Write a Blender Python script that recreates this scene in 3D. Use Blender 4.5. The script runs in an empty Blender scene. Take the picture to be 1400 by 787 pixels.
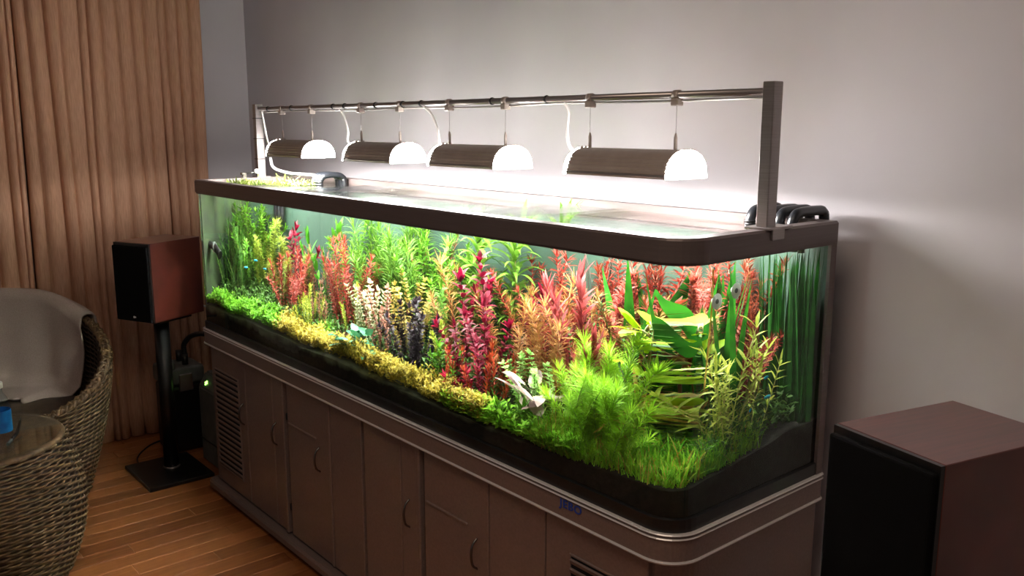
import bpy, bmesh, math, random
from mathutils import Vector, Matrix, Euler, noise

scene = bpy.context.scene
R = math.radians
rng = random.Random(7)

# ------------------------------------------------------------------ camera
cam_data = bpy.data.cameras.new('camera')
cam_data.lens = 30.76
cam_data.sensor_width = 36.0
cam_data.clip_start = 0.05
cam = bpy.data.objects.new('camera', cam_data)
scene.collection.objects.link(cam)
cam.location = (3.3948, -1.2432, 1.4698)
_yaw, _pitch = R(139.894), R(-10.476)
_f = Vector((math.cos(_pitch) * math.cos(_yaw), math.cos(_pitch) * math.sin(_yaw), math.sin(_pitch)))
cam.rotation_euler = _f.to_track_quat('-Z', 'Y').to_euler()
scene.camera = cam

# ------------------------------------------------------------------ world, exposure
world = bpy.data.worlds.new('world')
scene.world = world
world.use_nodes = True
world.node_tree.nodes['Background'].inputs['Color'].default_value = (1.0, 0.86, 0.76, 1)
world.node_tree.nodes['Background'].inputs['Strength'].default_value = 0.062
# the room's dim warm ceiling lamp
cl_data = bpy.data.lights.new('ceiling_lamp', 'AREA')
cl_data.shape = 'DISK'; cl_data.size = 0.9
cl_data.energy = 7.0
cl_data.color = (1.0, 0.80, 0.62)
cl = bpy.data.objects.new('ceiling_lamp', cl_data)
scene.collection.objects.link(cl)
cl.location = (2.7, -0.9, 2.45)
vs = scene.view_settings
vs.view_transform = 'Standard'
vs.look = 'None'
vs.exposure = 0.85
vs.gamma = 1.0
vs.use_curve_mapping = False

LAMP_POWER = 11.5
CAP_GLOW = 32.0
LEAF_K = 0.46

# ------------------------------------------------------------------ helpers
def lin(r, g, b):
    f = lambda c: (c / 255 / 12.92) if c / 255 <= 0.04045 else ((c / 255 + 0.055) / 1.055) ** 2.4
    return (f(r), f(g), f(b), 1.0)

def new_mat(name):
    m = bpy.data.materials.new(name)
    m.use_nodes = True
    nt = m.node_tree
    return m, nt, nt.nodes['Principled BSDF'], nt.nodes['Material Output']

def noise_color(nt, c1, c2, scale=20.0, detail=3.0, stretch=None, lo=0.35, hi=0.65, rnd=0.0):
    tc = nt.nodes.new('ShaderNodeTexCoord')
    nz = nt.nodes.new('ShaderNodeTexNoise')
    nz.inputs['Scale'].default_value = scale
    nz.inputs['Detail'].default_value = detail
    src = tc.outputs['Object']
    if stretch:
        mp = nt.nodes.new('ShaderNodeMapping')
        mp.inputs['Scale'].default_value = stretch
        nt.links.new(src, mp.inputs['Vector'])
        src = mp.outputs['Vector']
    nt.links.new(src, nz.inputs['Vector'])
    mr = nt.nodes.new('ShaderNodeMapRange')
    mr.inputs['From Min'].default_value = lo
    mr.inputs['From Max'].default_value = hi
    nt.links.new(nz.outputs['Fac'], mr.inputs['Value'])
    fac = mr.outputs['Result']
    if rnd > 0:
        oi = nt.nodes.new('ShaderNodeObjectInfo')
        mx = nt.nodes.new('ShaderNodeMix')
        mx.inputs['Factor'].default_value = rnd
        nt.links.new(fac, mx.inputs['A'])
        nt.links.new(oi.outputs['Random'], mx.inputs['B'])
        fac = mx.outputs['Result']
    mc = nt.nodes.new('ShaderNodeMix')
    mc.data_type = 'RGBA'
    mc.inputs['A'].default_value = c1
    mc.inputs['B'].default_value = c2
    nt.links.new(fac, mc.inputs['Factor'])
    return mc.outputs['Result'], nz.outputs['Fac']

def mat(name, c1, c2=None, rough=0.6, metal=0.0, scale=20.0, stretch=None, bump=0.0, rnd=0.0, spec=0.5, detail=3.0, coat=0.0):
    m, nt, b, out = new_mat(name)
    col, fac = noise_color(nt, c1, c2 or c1, scale, detail, stretch, rnd=rnd)
    nt.links.new(col, b.inputs['Base Color'])
    b.inputs['Roughness'].default_value = rough
    b.inputs['Metallic'].default_value = metal
    b.inputs['Specular IOR Level'].default_value = spec
    b.inputs['Coat Weight'].default_value = coat
    b.inputs['Coat Roughness'].default_value = 0.3
    if bump > 0:
        bp = nt.nodes.new('ShaderNodeBump')
        bp.inputs['Strength'].default_value = bump
        bp.inputs['Distance'].default_value = 0.004
        nt.links.new(fac, bp.inputs['Height'])
        nt.links.new(bp.outputs['Normal'], b.inputs['Normal'])
    return m

def leaf_mat(name, c1, c2, scale=30.0, trans=0.35, k=1.0):
    m, nt, b, out = new_mat(name)
    c1 = tuple(c * LEAF_K * k for c in c1[:3]) + (1.0,)
    c2 = tuple(c * LEAF_K * k for c in c2[:3]) + (1.0,)
    col, fac = noise_color(nt, c1, c2, scale, 2.0, rnd=0.35)
    nt.links.new(col, b.inputs['Base Color'])
    b.inputs['Roughness'].default_value = 0.55
    b.inputs['Specular IOR Level'].default_value = 0.25
    t = nt.nodes.new('ShaderNodeBsdfTranslucent')
    nt.links.new(col, t.inputs['Color'])
    mx = nt.nodes.new('ShaderNodeMixShader')
    mx.inputs['Fac'].default_value = trans
    nt.links.new(b.outputs[0], mx.inputs[1])
    nt.links.new(t.outputs[0], mx.inputs[2])
    nt.links.new(mx.outputs[0], out.inputs['Surface'])
    return m

def emit_mat(name, color, strength):
    m, nt, b, out = new_mat(name)
    b.inputs['Base Color'].default_value = (0.8, 0.8, 0.8, 1)
    b.inputs['Emission Color'].default_value = color
    b.inputs['Emission Strength'].default_value = strength
    return m

def clear_mat(name, ior, tint=(1, 1, 1, 1), rough=0.02, bump=None):
    """thin clear surface: see-through, with a mirror share by angle on both of its faces"""
    m, nt, b, out = new_mat(name)
    nt.nodes.remove(b)
    geo = nt.nodes.new('ShaderNodeNewGeometry')
    mi = nt.nodes.new('ShaderNodeMix')
    mi.inputs['A'].default_value = ior
    mi.inputs['B'].default_value = 1.0 / ior
    nt.links.new(geo.outputs['Backfacing'], mi.inputs['Factor'])
    fr = nt.nodes.new('ShaderNodeFresnel')
    nt.links.new(mi.outputs['Result'], fr.inputs['IOR'])
    tr = nt.nodes.new('ShaderNodeBsdfTransparent')
    tr.inputs['Color'].default_value = tint
    gl = nt.nodes.new('ShaderNodeBsdfGlossy')
    gl.inputs['Roughness'].default_value = rough
    if bump:
        tc = nt.nodes.new('ShaderNodeTexCoord')
        nz = nt.nodes.new('ShaderNodeTexNoise')
        nz.inputs['Scale'].default_value = bump[0]
        nz.inputs['Detail'].default_value = 2.0
        nt.links.new(tc.outputs['Object'], nz.inputs['Vector'])
        bp = nt.nodes.new('ShaderNodeBump')
        bp.inputs['Strength'].default_value = bump[1]
        bp.inputs['Distance'].default_value = 0.01
        nt.links.new(nz.outputs['Fac'], bp.inputs['Height'])
        nt.links.new(bp.outputs['Normal'], gl.inputs['Normal'])
        nt.links.new(bp.outputs['Normal'], fr.inputs['Normal'])
    mx = nt.nodes.new('ShaderNodeMixShader')
    nt.links.new(fr.outputs[0], mx.inputs[0])
    nt.links.new(tr.outputs[0], mx.inputs[1])
    nt.links.new(gl.outputs[0], mx.inputs[2])
    nt.links.new(mx.outputs[0], out.inputs['Surface'])
    return m

def obj(name, data, material=None, parent=None, loc=None, rot=None, scale=None):
    if isinstance(data, bmesh.types.BMesh):
        me = bpy.data.meshes.new(name)
        data.normal_update()
        data.to_mesh(me)
        data.free()
    else:
        me = data
    if material is not None and me is not None and len(me.materials) == 0:
        me.materials.append(material)
    o = bpy.data.objects.new(name, me)
    scene.collection.objects.link(o)
    if parent is not None:
        o.parent = parent
    if loc is not None:
        o.location = loc
    if rot is not None:
        o.rotation_euler = rot
    if scale is not None:
        o.scale = scale if isinstance(scale, (tuple, list, Vector)) else (scale, scale, scale)
    return o

def tag(o, label=None, cat=None, group=None, kind=None):
    if label: o['label'] = label
    if cat: o['category'] = cat
    if group: o['group'] = group
    if kind: o['kind'] = kind
    return o

def thing(name, label, cat, loc=(0, 0, 0), rotz=0.0, group=None):
    o = bpy.data.objects.new(name, None)
    o.empty_display_size = 0.05
    scene.collection.objects.link(o)
    o.location = loc
    o.rotation_euler = (0, 0, rotz)
    return tag(o, label, cat, group)

def BM():
    return bmesh.new()

def box(bm, x0, x1, y0, y1, z0, z1, bevel=0.0, seg=2):
    r = bmesh.ops.create_cube(bm, size=1.0)
    vs_ = r['verts']
    for v in vs_:
        v.co = Vector(((x0 + x1) / 2 + v.co.x * (x1 - x0), (y0 + y1) / 2 + v.co.y * (y1 - y0), (z0 + z1) / 2 + v.co.z * (z1 - z0)))
    if bevel > 0:
        es = list({e for v in vs_ for e in v.link_edges})
        bmesh.ops.bevel(bm, geom=es, offset=bevel, segments=seg, affect='EDGES', profile=0.5)
    return bm

def frame_for(t, up=Vector((0, 0, 1))):
    t = t.normalized()
    if abs(t.dot(up)) > 0.97:
        up = Vector((1, 0, 0))
    s = t.cross(up).normalized()
    return s, s.cross(t).normalized()

def tube(bm, pts, r, n=8, caps=True):
    pts = [Vector(p) for p in pts]
    rs = r if isinstance(r, (list, tuple)) else [r] * len(pts)
    rings, prev = [], None
    for i, p in enumerate(pts):
        t = (pts[min(i + 1, len(pts) - 1)] - pts[max(i - 1, 0)])
        if prev is None:
            s, u = frame_for(t)
        else:
            s = (prev - t.normalized() * prev.dot(t.normalized())).normalized()
            u = s.cross(t.normalized()).normalized()
        prev = s
        rings.append([bm.verts.new(p + (s * math.cos(2 * math.pi * k / n) + u * math.sin(2 * math.pi * k / n)) * rs[i]) for k in range(n)])
    for a, b in zip(rings, rings[1:]):
        for k in range(n):
            bm.faces.new((a[k], a[(k + 1) % n], b[(k + 1) % n], b[k])).smooth = True
    if caps:
        bm.faces.new(rings[0][::-1]); bm.faces.new(rings[-1])
    bmesh.ops.recalc_face_normals(bm, faces=bm.faces[:])
    return bm

def curve_pts(ctrl, n=10):
    """Catmull-Rom through control points"""
    c = [Vector(p) for p in ctrl]
    c = [c[0] * 2 - c[1]] + c + [c[-1] * 2 - c[-2]]
    out = []
    for i in range(1, len(c) - 2):
        for k in range(n):
            t = k / n
            p0, p1, p2, p3 = c[i - 1:i + 3]
            out.append(0.5 * ((2 * p1) + (p2 - p0) * t + (2 * p0 - 5 * p1 + 4 * p2 - p3) * t * t + (3 * p1 - p0 - 3 * p2 + p3) * t ** 3))
    out.append(c[-2])
    return out

def lathe(bm, prof, n=32, cap=True):
    rings = []
    for r_, z in prof:
        rings.append([bm.verts.new((r_ * math.cos(2 * math.pi * k / n), r_ * math.sin(2 * math.pi * k / n), z)) for k in range(n)])
    for a, b in zip(rings, rings[1:]):
        for k in range(n):
            bm.faces.new((a[k], a[(k + 1) % n], b[(k + 1) % n], b[k])).smooth = True
    if cap:
        bm.faces.new(rings[0][::-1]); bm.faces.new(rings[-1])
    return bm

def outline(x0, x1, y0, y1, radii, off=0.0, seg=8):
    """rounded rectangle, corners front-left, front-right, back-right, back-left, counter-clockwise"""
    pts = []
    cs = [(x0, y0, 1, 1, math.pi), (x1, y0, -1, 1, 1.5 * math.pi), (x1, y1, -1, -1, 0.0), (x0, y1, 1, -1, 0.5 * math.pi)]
    for (cx, cy, sx, sy, a0), r_ in zip(cs, radii):
        rr = max(r_ - off, 0.002)
        ox, oy = cx + sx * (rr + off), cy + sy * (rr + off)
        for k in range(seg + 1):
            a = a0 + (math.pi / 2) * k / seg
            pts.append((ox + rr * math.cos(a), oy + rr * math.sin(a)))
    return pts

def ring_sweep(bm, x0, x1, y0, y1, radii, prof, closed=True, seg=8):
    """sweep a profile [(inset, z)...] around the rounded rectangle"""
    rings = [[bm.verts.new((px, py, z)) for px, py in outline(x0, x1, y0, y1, radii, o_, seg)] for o_, z in prof]
    m = len(rings)
    n = len(rings[0])
    for i in range(m if closed else m - 1):
        a, b = rings[i], rings[(i + 1) % m]
        for k in range(n):
            bm.faces.new((a[k], a[(k + 1) % n], b[(k + 1) % n], b[k]))
    bmesh.ops.recalc_face_normals(bm, faces=bm.faces[:])
    return bm

def slab(bm, pts, z0, z1):
    lo = [bm.verts.new((x, y, z0)) for x, y in pts]
    hi = [bm.verts.new((x, y, z1)) for x, y in pts]
    n = len(pts)
    bm.faces.new(lo[::-1]); bm.faces.new(hi)
    for k in range(n):
        bm.faces.new((lo[k], lo[(k + 1) % n], hi[(k + 1) % n], hi[k]))
    return bm

def text_mesh(body, size, extrude, offset=0.0):
    cu = bpy.data.curves.new('lettering', 'FONT')
    cu.body = body; cu.size = size; cu.extrude = extrude; cu.offset = offset
    cu.space_character = 1.12; cu.align_x = 'CENTER'; cu.align_y = 'CENTER'
    o = bpy.data.objects.new('lettering_source', cu)
    scene.collection.objects.link(o)
    bpy.context.view_layer.update()
    me = bpy.data.meshes.new_from_object(o.evaluated_get(bpy.context.evaluated_depsgraph_get()))
    bpy.data.objects.remove(o)
    return me

# ------------------------------------------------------------------ materials
def soil_mat():
    """dark soil with broken lenses of pale gravel near its top"""
    m, nt, b, out = new_mat('layered_soil')
    dark, fac = noise_color(nt, lin(17, 16, 14), lin(30, 28, 24), 60.0, 3.0)
    tc = nt.nodes.new('ShaderNodeTexCoord')
    sx = nt.nodes.new('ShaderNodeSeparateXYZ')
    nt.links.new(tc.outputs['Object'], sx.inputs[0])
    mp = nt.nodes.new('ShaderNodeMapping'); mp.inputs['Scale'].default_value = (1, 1, 0.35)
    nt.links.new(tc.outputs['Object'], mp.inputs['Vector'])
    big = nt.nodes.new('ShaderNodeTexNoise'); big.inputs['Scale'].default_value = 16.0; big.inputs['Detail'].default_value = 4.0
    nt.links.new(mp.outputs['Vector'], big.inputs['Vector'])
    zr = nt.nodes.new('ShaderNodeMapRange')
    zr.inputs['From Min'].default_value = 0.725; zr.inputs['From Max'].default_value = 0.775
    nt.links.new(sx.outputs['Z'], zr.inputs['Value'])
    ad = nt.nodes.new('ShaderNodeMath'); ad.operation = 'MULTIPLY'
    nt.links.new(zr.outputs['Result'], ad.inputs[0]); nt.links.new(big.outputs['Fac'], ad.inputs[1])
    th = nt.nodes.new('ShaderNodeMapRange')
    th.inputs['From Min'].default_value = 0.22; th.inputs['From Max'].default_value = 0.42
    xr = nt.nodes.new('ShaderNodeMapRange')
    xr.inputs['From Min'].default_value = 2.05; xr.inputs['From Max'].default_value = 1.9
    nt.links.new(sx.outputs['X'], xr.inputs['Value'])
    ax = nt.nodes.new('ShaderNodeMath'); ax.operation = 'MULTIPLY'
    nt.links.new(ad.outputs[0], ax.inputs[0]); nt.links.new(xr.outputs['Result'], ax.inputs[1])
    nt.links.new(ax.outputs[0], th.inputs['Value'])
    mc = nt.nodes.new('ShaderNodeMix'); mc.data_type = 'RGBA'
    nt.links.new(th.outputs['Result'], mc.inputs['Factor'])
    nt.links.new(dark, mc.inputs['A'])
    mc.inputs['B'].default_value = lin(96, 104, 82)
    nt.links.new(mc.outputs['Result'], b.inputs['Base Color'])
    b.inputs['Roughness'].default_value = 0.95
    bp = nt.nodes.new('ShaderNodeBump'); bp.inputs['Strength'].default_value = 0.6; bp.inputs['Distance'].default_value = 0.004
    nt.links.new(fac, bp.inputs['Height']); nt.links.new(bp.outputs['Normal'], b.inputs['Normal'])
    return m
M = {}
M['wall'] = mat('wall_paint', lin(204, 198, 202), lin(198, 192, 196), rough=0.7, scale=3, bump=0.05, spec=0.2)
M['plank'] = mat('oak_plank', lin(178, 112, 62), lin(112, 60, 28), rough=0.38, scale=9, stretch=(9, 0.8, 1), rnd=0.72, bump=0.06)
M['floor_base'] = mat('floor_base', lin(70, 40, 22), rough=0.8)
M['curtain'] = mat('curtain_cloth', lin(208, 164, 136), lin(188, 144, 116), rough=0.9, scale=60, stretch=(6, 6, 0.3), spec=0.1)
M['rim'] = mat('rim_brushed', lin(104, 92, 90), lin(98, 86, 84), rough=0.38, metal=0.35, scale=8, stretch=(1, 1, 30))
M['cab'] = mat('cabinet_silver', lin(134, 116, 110), lin(126, 108, 102), rough=0.42, metal=0.25, scale=160, spec=0.4)
M['bead'] = mat('cabinet_bead', lin(214, 208, 206), rough=0.35, metal=0.3)
M['dark_gap'] = mat('cabinet_gap', lin(22, 20, 20), rough=0.7)
M['handle'] = mat('handle_metal', lin(110, 104, 100), rough=0.25, metal=0.9)
M['blue_letter'] = mat('blue_lettering', lin(24, 66, 160), rough=0.4)
M['black'] = mat('black_plastic', lin(16, 16, 17), lin(20, 20, 21), rough=0.35)
M['hose'] = mat('hose_black', lin(28, 30, 34), lin(22, 24, 28), rough=0.3)
M['grille'] = mat('speaker_cloth', lin(10, 10, 11), lin(13, 13, 14), rough=0.95, scale=400, spec=0.1)
M['cherry'] = mat('cherry_veneer', lin(100, 45, 36), lin(78, 35, 28), rough=0.36, scale=7, stretch=(14, 1, 1), coat=0.4)
M['white'] = mat('white_plastic', lin(225, 225, 222), rough=0.4)
M['cable'] = mat('grey_cable', lin(190, 184, 180), rough=0.5)
M['steel'] = mat('brushed_steel', lin(150, 142, 140), lin(140, 132, 130), rough=0.32, metal=0.8, scale=10, stretch=(1, 1, 40))
M['housing'] = mat('lamp_housing', lin(164, 150, 142), lin(154, 140, 132), rough=0.45, metal=0.15)
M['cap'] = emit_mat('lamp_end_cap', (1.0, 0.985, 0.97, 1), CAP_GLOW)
M['tube_glow'] = emit_mat('lamp_tube', (1.0, 0.98, 0.95, 1), 12.0)
M['reflector'] = mat('lamp_reflector', lin(235, 235, 232), rough=0.2, metal=0.6)
M['algae'] = mat('algae_film', lin(44, 66, 30), lin(22, 38, 18), rough=0.8, scale=14)
M['back'] = mat('back_panel', lin(42, 68, 54), lin(35, 60, 48), rough=0.7, scale=4)
M['soil'] = soil_mat()
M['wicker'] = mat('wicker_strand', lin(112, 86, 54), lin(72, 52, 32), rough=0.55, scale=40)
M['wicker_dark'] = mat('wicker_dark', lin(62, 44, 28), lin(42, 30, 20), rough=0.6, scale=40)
M['towel'] = mat('towel_cloth', lin(176, 160, 152), lin(162, 146, 138), rough=0.95, scale=300, bump=0.3, spec=0.05)
M['grey_plastic'] = mat('grey_plastic', lin(98, 104, 102), lin(84, 90, 88), rough=0.4)
M['led'] = emit_mat('green_led', (0.35, 1.0, 0.12, 1), 3.0)
M['glass_top'] = clear_mat('table_glass', 1.5, (0.93, 0.97, 0.95, 1))
M['brace'] = clear_mat('brace_glass', 1.45, (0.97, 1, 0.98, 1))
M['bottle'] = clear_mat('bottle_plastic', 1.45, (0.90, 0.96, 1, 1))
M['bottle_label'] = mat('blue_label', lin(20, 120, 190), lin(10, 90, 160), rough=0.4, scale=30)
M['water_top'] = clear_mat('water_surface', 1.333, (0.97, 1, 0.98, 1), rough=0.14, bump=(14.0, 0.4))

def water_side():
    m, nt, b, out = new_mat('tank_glass')
    nt.nodes.remove(b)
    g = nt.nodes.new('ShaderNodeBsdfGlass')
    g.inputs['IOR'].default_value = 1.333
    g.inputs['Roughness'].default_value = 0.0
    g.inputs['Color'].default_value = (0.96, 1.0, 0.97, 1)
    tc = nt.nodes.new('ShaderNodeTexCoord')
    nt.links.new(g.outputs[0], out.inputs['Surface'])
    return m
M['tank_glass'] = water_side()

# ------------------------------------------------------------------ the room
XW, YW = -0.945, 0.66
wb = obj('wall_back', box(BM(), XW - 0.1, 5.2, YW, YW + 0.1, 0, 2.6), M['wall']); tag(wb, kind='structure')
wl = obj('wall_left', box(BM(), XW - 0.1, XW, -3.2, YW, 0, 2.6), M['wall']); tag(wl, kind='structure')
fl = obj('floor', box(BM(), XW, 5.2, -3.2, YW, -0.06, -0.006), M['floor_base']); tag(fl, kind='structure')
PW = 0.082
plank_meshes = []
for ln in (0.55, 0.8, 1.05, 1.3):
    plank_meshes.append((ln, box(BM(), 0.0006, PW - 0.0006, 0.0006, ln - 0.0006, -0.012, 0.0, 0.0012, 1)))
_pm = []
for ln, b_ in plank_meshes:
    me = bpy.data.meshes.new('plank'); b_.to_mesh(me); b_.free(); me.materials.append(M['plank']); _pm.append((ln, me))
x = XW
while x < 1.55:
    y = -1.75 - rng.random() * 0.5
    while y < YW - 0.02:
        ln, me = rng.choice(_pm)
        if y + ln > YW:
            y_end = YW
            o = obj('plank', me, None, fl, (x, y, rng.uniform(-0.0004, 0.0004)))
            o.scale.y = (YW - y) / ln
        else:
            obj('plank', me, None, fl, (x, y, rng.uniform(-0.0004, 0.0004)))
        y += ln
    x += PW
# farther boards, out of the picture behind the cabinet and speaker
fr_ = BM()
for k in range(int((5.2 - x) / PW)):
    box(fr_, x + k * PW + 0.0006, x + (k + 1) * PW - 0.0006, -2.2, YW, -0.012, 0.0)
o = obj('plank_field', fr_, M['plank'], fl); o['kind'] = 'stuff'

# ------------------------------------------------------------------ curtains
def curtain(name, label, bounds, deep, x0, z0, z1, seed):
    rg = random.Random(seed)
    ys, xs = [], []
    for a, b_ in zip(bounds, bounds[1:]):
        amp = rg.uniform(0.018, 0.034)
        sk = rg.uniform(0.35, 0.65)
        for k in range(9):
            t = k / 9
            tt = t ** (math.log(0.5) / math.log(sk))
            dep = 0.0
            if k == 0:
                dep = -0.035 if a in deep else -0.012
            xs.append(x0 + amp * (math.sin(math.pi * tt) ** 0.75 if k else 0) + dep)
            ys.append(a + (b_ - a) * t)
    ys.append(bounds[-1]); xs.append(x0 - 0.02)
    bm = BM()
    rows = []
    NZ = 18
    for j in range(NZ + 1):
        z = z0 + (z1 - z0) * j / NZ
        row = []
        for i, (yy, xx) in enumerate(zip(ys, xs)):
            w = 0.006 * math.sin(z * 2.1 + yy * 17 + seed)
            soft = 0.86 + 0.14 * math.sin(z * 1.3 + yy * 23)
            row.append(bm.verts.new((x0 + (xx - x0) * soft + 0.3 * w, yy + w, z)))
        rows.append(row)
    for a, b_ in zip(rows, rows[1:]):
        for k in range(len(a) - 1):
            bm.faces.new((a[k], a[k + 1], b_[k + 1], b_[k])).smooth = True
    o = obj(name, bm, M['curtain'])
    md = o.modifiers.new('thickness', 'SOLIDIFY'); md.thickness = 0.003
    return tag(o, label, 'curtain')
CX = -0.84
curtain('curtain', 'brown pleated curtain panel beside the room corner', [0.392, 0.338, 0.285, 0.236, 0.198], [0.338], CX, 0.006, 2.55, 3)
curtain('curtain', 'wide brown pleated curtain behind the bookshelf speaker', [0.205, 0.135, 0.082, 0.01, -0.06, -0.112, -0.14, -0.215, -0.268, -0.35, -0.40], [-0.112, -0.268], CX - 0.004, 0.006, 2.55, 11)
curtain('curtain', 'brown curtain panel behind the wicker armchair', [-0.405, -0.428, -0.46, -0.54, -0.60, -0.70, -0.78, -0.86, -0.95, -1.03, -1.1], [-0.428, -0.54, -0.70], CX - 0.006, 0.006, 2.55, 23)

# ------------------------------------------------------------------ aquarium cabinet
L, D = 2.4, 0.535
ZB0, ZB1 = 0.626, 0.684
RAD = (0.03, 0.075, 0.012, 0.012)
cab = thing('aquarium_cabinet', 'long silver grey cabinet with doors and louvres carrying the planted aquarium', 'cabinet', (0, 0, 0))
I = 0.016
obj('carcass', slab(BM(), outline(0.012, L - 0.012, I + 0.012, D, (0.03, 0.07, 0.01, 0.01)), 0.05, ZB0 + 0.002), M['cab'], cab)
obj('toe_kick', slab(BM(), outline(0.03, L - 0.03, 0.05, D, (0.02, 0.05, 0.01, 0.01)), 0.0, 0.03), M['dark_gap'], cab)
obj('plinth', ring_sweep(BM(), -0.012, L + 0.012, -0.012, D, RAD, [(0.0, 0.022), (0.0, 0.042), (0.006, 0.05), (0.06, 0.052), (0.06, 0.022)]), M['cab'], cab)
band = obj('top_band', ring_sweep(BM(), 0, L, 0, D, RAD, [(0.006, ZB0 - 0.006), (0.0, ZB0), (0.0, ZB1 - 0.008), (0.004, ZB1), (0.03, ZB1), (0.03, ZB0 - 0.006)]), M['cab'], cab)
obj('tank_shelf', slab(BM(), outline(0.02, L - 0.02, 0.02, D - 0.005, RAD), ZB0 - 0.004, ZB1 - 0.002), M['dark_gap'], cab)
for zz in (ZB0 - 0.002, ZB1 - 0.010, ZB1 - 0.001):
    h_ = 0.0034 if zz < 0.65 else 0.0019
    obj('bead', ring_sweep(BM(), 0, L, 0, D, RAD, [(-0.002, zz - h_), (-0.004, zz), (-0.002, zz + h_), (0.006, zz + h_), (0.006, zz - h_)]), M['bead'], cab)
lt = obj('lettering', text_mesh('JEBO', 0.0262, 0.0006, 0.0003), M['blue_letter'], band, (2.117, -0.0012, 0.6585), (R(90), 0, 0))
lt.scale = (1.12, 1, 1)
lt['label'] = 'dark blue capital lettering JEBO'

YF = I + 0.012           # carcass front
DZ0, DZ1 = 0.058, ZB0 - 0.012
def panel(x0, x1, name='door', proud=0.012):
    return obj(name, box(BM(), x0, x1, YF - proud, YF + 0.004, DZ0, DZ1, 0.002, 1), M['cab'], cab)
def bow_handle(p, x):
    pts = curve_pts([(x, YF - 0.011, 0.362), (x, YF - 0.026, 0.376), (x, YF - 0.031, 0.404), (x, YF - 0.026, 0.432), (x, YF - 0.011, 0.446)], 5)
    return obj('handle', tube(BM(), pts, 0.0032, 6), M['handle'], p)
def louvres(p, x0, x1, z0, z1, n):
    # recessed dark tray, frame and single slats
    obj('vent_recess', box(BM(), x0, x1, YF - 0.0126, YF - 0.0115, z0, z1), M['dark_gap'], p)
    bm = BM()
    t = 0.006
    box(bm, x0 - t, x0, YF - 0.016, YF - 0.010, z0 - t, z1 + t, 0.0015, 1)
    box(bm, x1, x1 + t, YF - 0.016, YF - 0.010, z0 - t, z1 + t, 0.0015, 1)
    box(bm, x0, x1, YF - 0.016, YF - 0.010, z1, z1 + t, 0.0015, 1)
    box(bm, x0, x1, YF - 0.016, YF - 0.010, z0 - t, z0, 0.0015, 1)
    obj('vent_frame', bm, M['cab'], p)
    s = (z1 - z0) / n
    b_ = box(BM(), x0, x1, -0.003, 0.003, -s * 0.27, s * 0.27, 0.001, 1)
    me = bpy.data.meshes.new('slat'); b_.to_mesh(me); b_.free(); me.materials.append(M['cab'])
    for k in range(n):
        obj('slat', me, None, p, (0, YF - 0.0155, z0 + (k + 0.5) * s), (R(20), 0, 0))
d1 = panel(0.04, 0.36); louvres(d1, 0.075, 0.295, 0.13, 0.525, 18); bow_handle(d1, 0.333)
d2 = panel(0.364, 0.588, 'fixed_panel')
d3 = panel(0.592, 0.664, 'door_stile'); bow_handle(d3, 0.612)
obj('pilaster', box(BM(), 0.667, 0.686, YF - 0.020, YF, DZ0, DZ1, 0.004, 2), M['cab'], cab)
d4 = panel(0.704, 0.992); bow_handle(d4, 0.93)
obj('moulding', box(BM(), 0.712, 0.912, YF - 0.016, YF - 0.010, 0.466, 0.474, 0.002, 1), M['cab'], d4)
for zz in (0.16, 0.49):
    obj('hinge', box(BM(), 0.694, 0.706, YF - 0.014, YF, zz - 0.012, zz + 0.012, 0.002, 1), M['dark_gap'], d4)
obj('pilaster', box(BM(), 0.994, 1.006, YF - 0.016, YF, DZ0, DZ1, 0.003, 2), M['cab'], cab)
d5 = panel(1.008, 1.198, 'fixed_panel')
d6 = panel(1.214, 1.412, 'fixed_panel')
d7 = panel(1.416, 1.496, 'door_stile'); bow_handle(d7, 1.454)
obj('pilaster', box(BM(), 1.498, 1.516, YF - 0.020, YF, DZ0, DZ1, 0.004, 2), M['cab'], cab)
d8 = panel(1.530, 1.808); bow_handle(d8, 1.762)
obj('moulding', box(BM(), 1.538, 1.725, YF - 0.016, YF - 0.010, 0.466, 0.474, 0.002, 1), M['cab'], d8)
d9 = panel(1.812, 2.016, 'fixed_panel')
d10 = panel(2.020, 2.325); louvres(d10, 2.105, 2.29, 0.10, 0.535, 20)
for gx in (0.695, 1.206, 1.523, 2.018):
    obj('dark_joint', box(BM(), gx - 0.005 if gx < 2 else gx - 0.001, gx + 0.005 if gx < 2 else gx + 0.001, YF - 0.002, YF + 0.002, DZ0, DZ1), M['dark_gap'], cab)

# ------------------------------------------------------------------ aquarium shell
ZR0, ZR1 = 1.221, 1.267
WL = 1.243
tank = thing('aquarium', 'long bent-glass aquarium with a brown metal rim full of plants', 'aquarium', (0, 0, ZB1))
def tk(name, bm, m):
    o = obj(name, bm, m, tank); o.location = (0, 0, -ZB1); return o
tk('top_rim', ring_sweep(BM(), 0, L, 0, D, RAD, [(0.0, ZR0), (0.0, ZR1 - 0.005), (0.004, ZR1), (0.034, ZR1), (0.034, ZR1 - 0.018), (0.03, ZR0 + 0.004), (0.014, ZR0)]), M['rim'])
tk('rim_lip', ring_sweep(BM(), 0, L, 0, D, RAD, [(0.004, ZR0 - 0.006), (0.003, ZR0 + 0.001), (0.02, ZR0 + 0.001), (0.02, ZR0 - 0.006)]), M['rim'])
tk('bottom_trim', ring_sweep(BM(), 0, L, 0, D, RAD, [(0.006, ZB1 - 0.002), (0.006, ZB1 + 0.028), (0.014, ZB1 + 0.03), (0.014, ZB1 - 0.002)]), M['black'])
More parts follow.
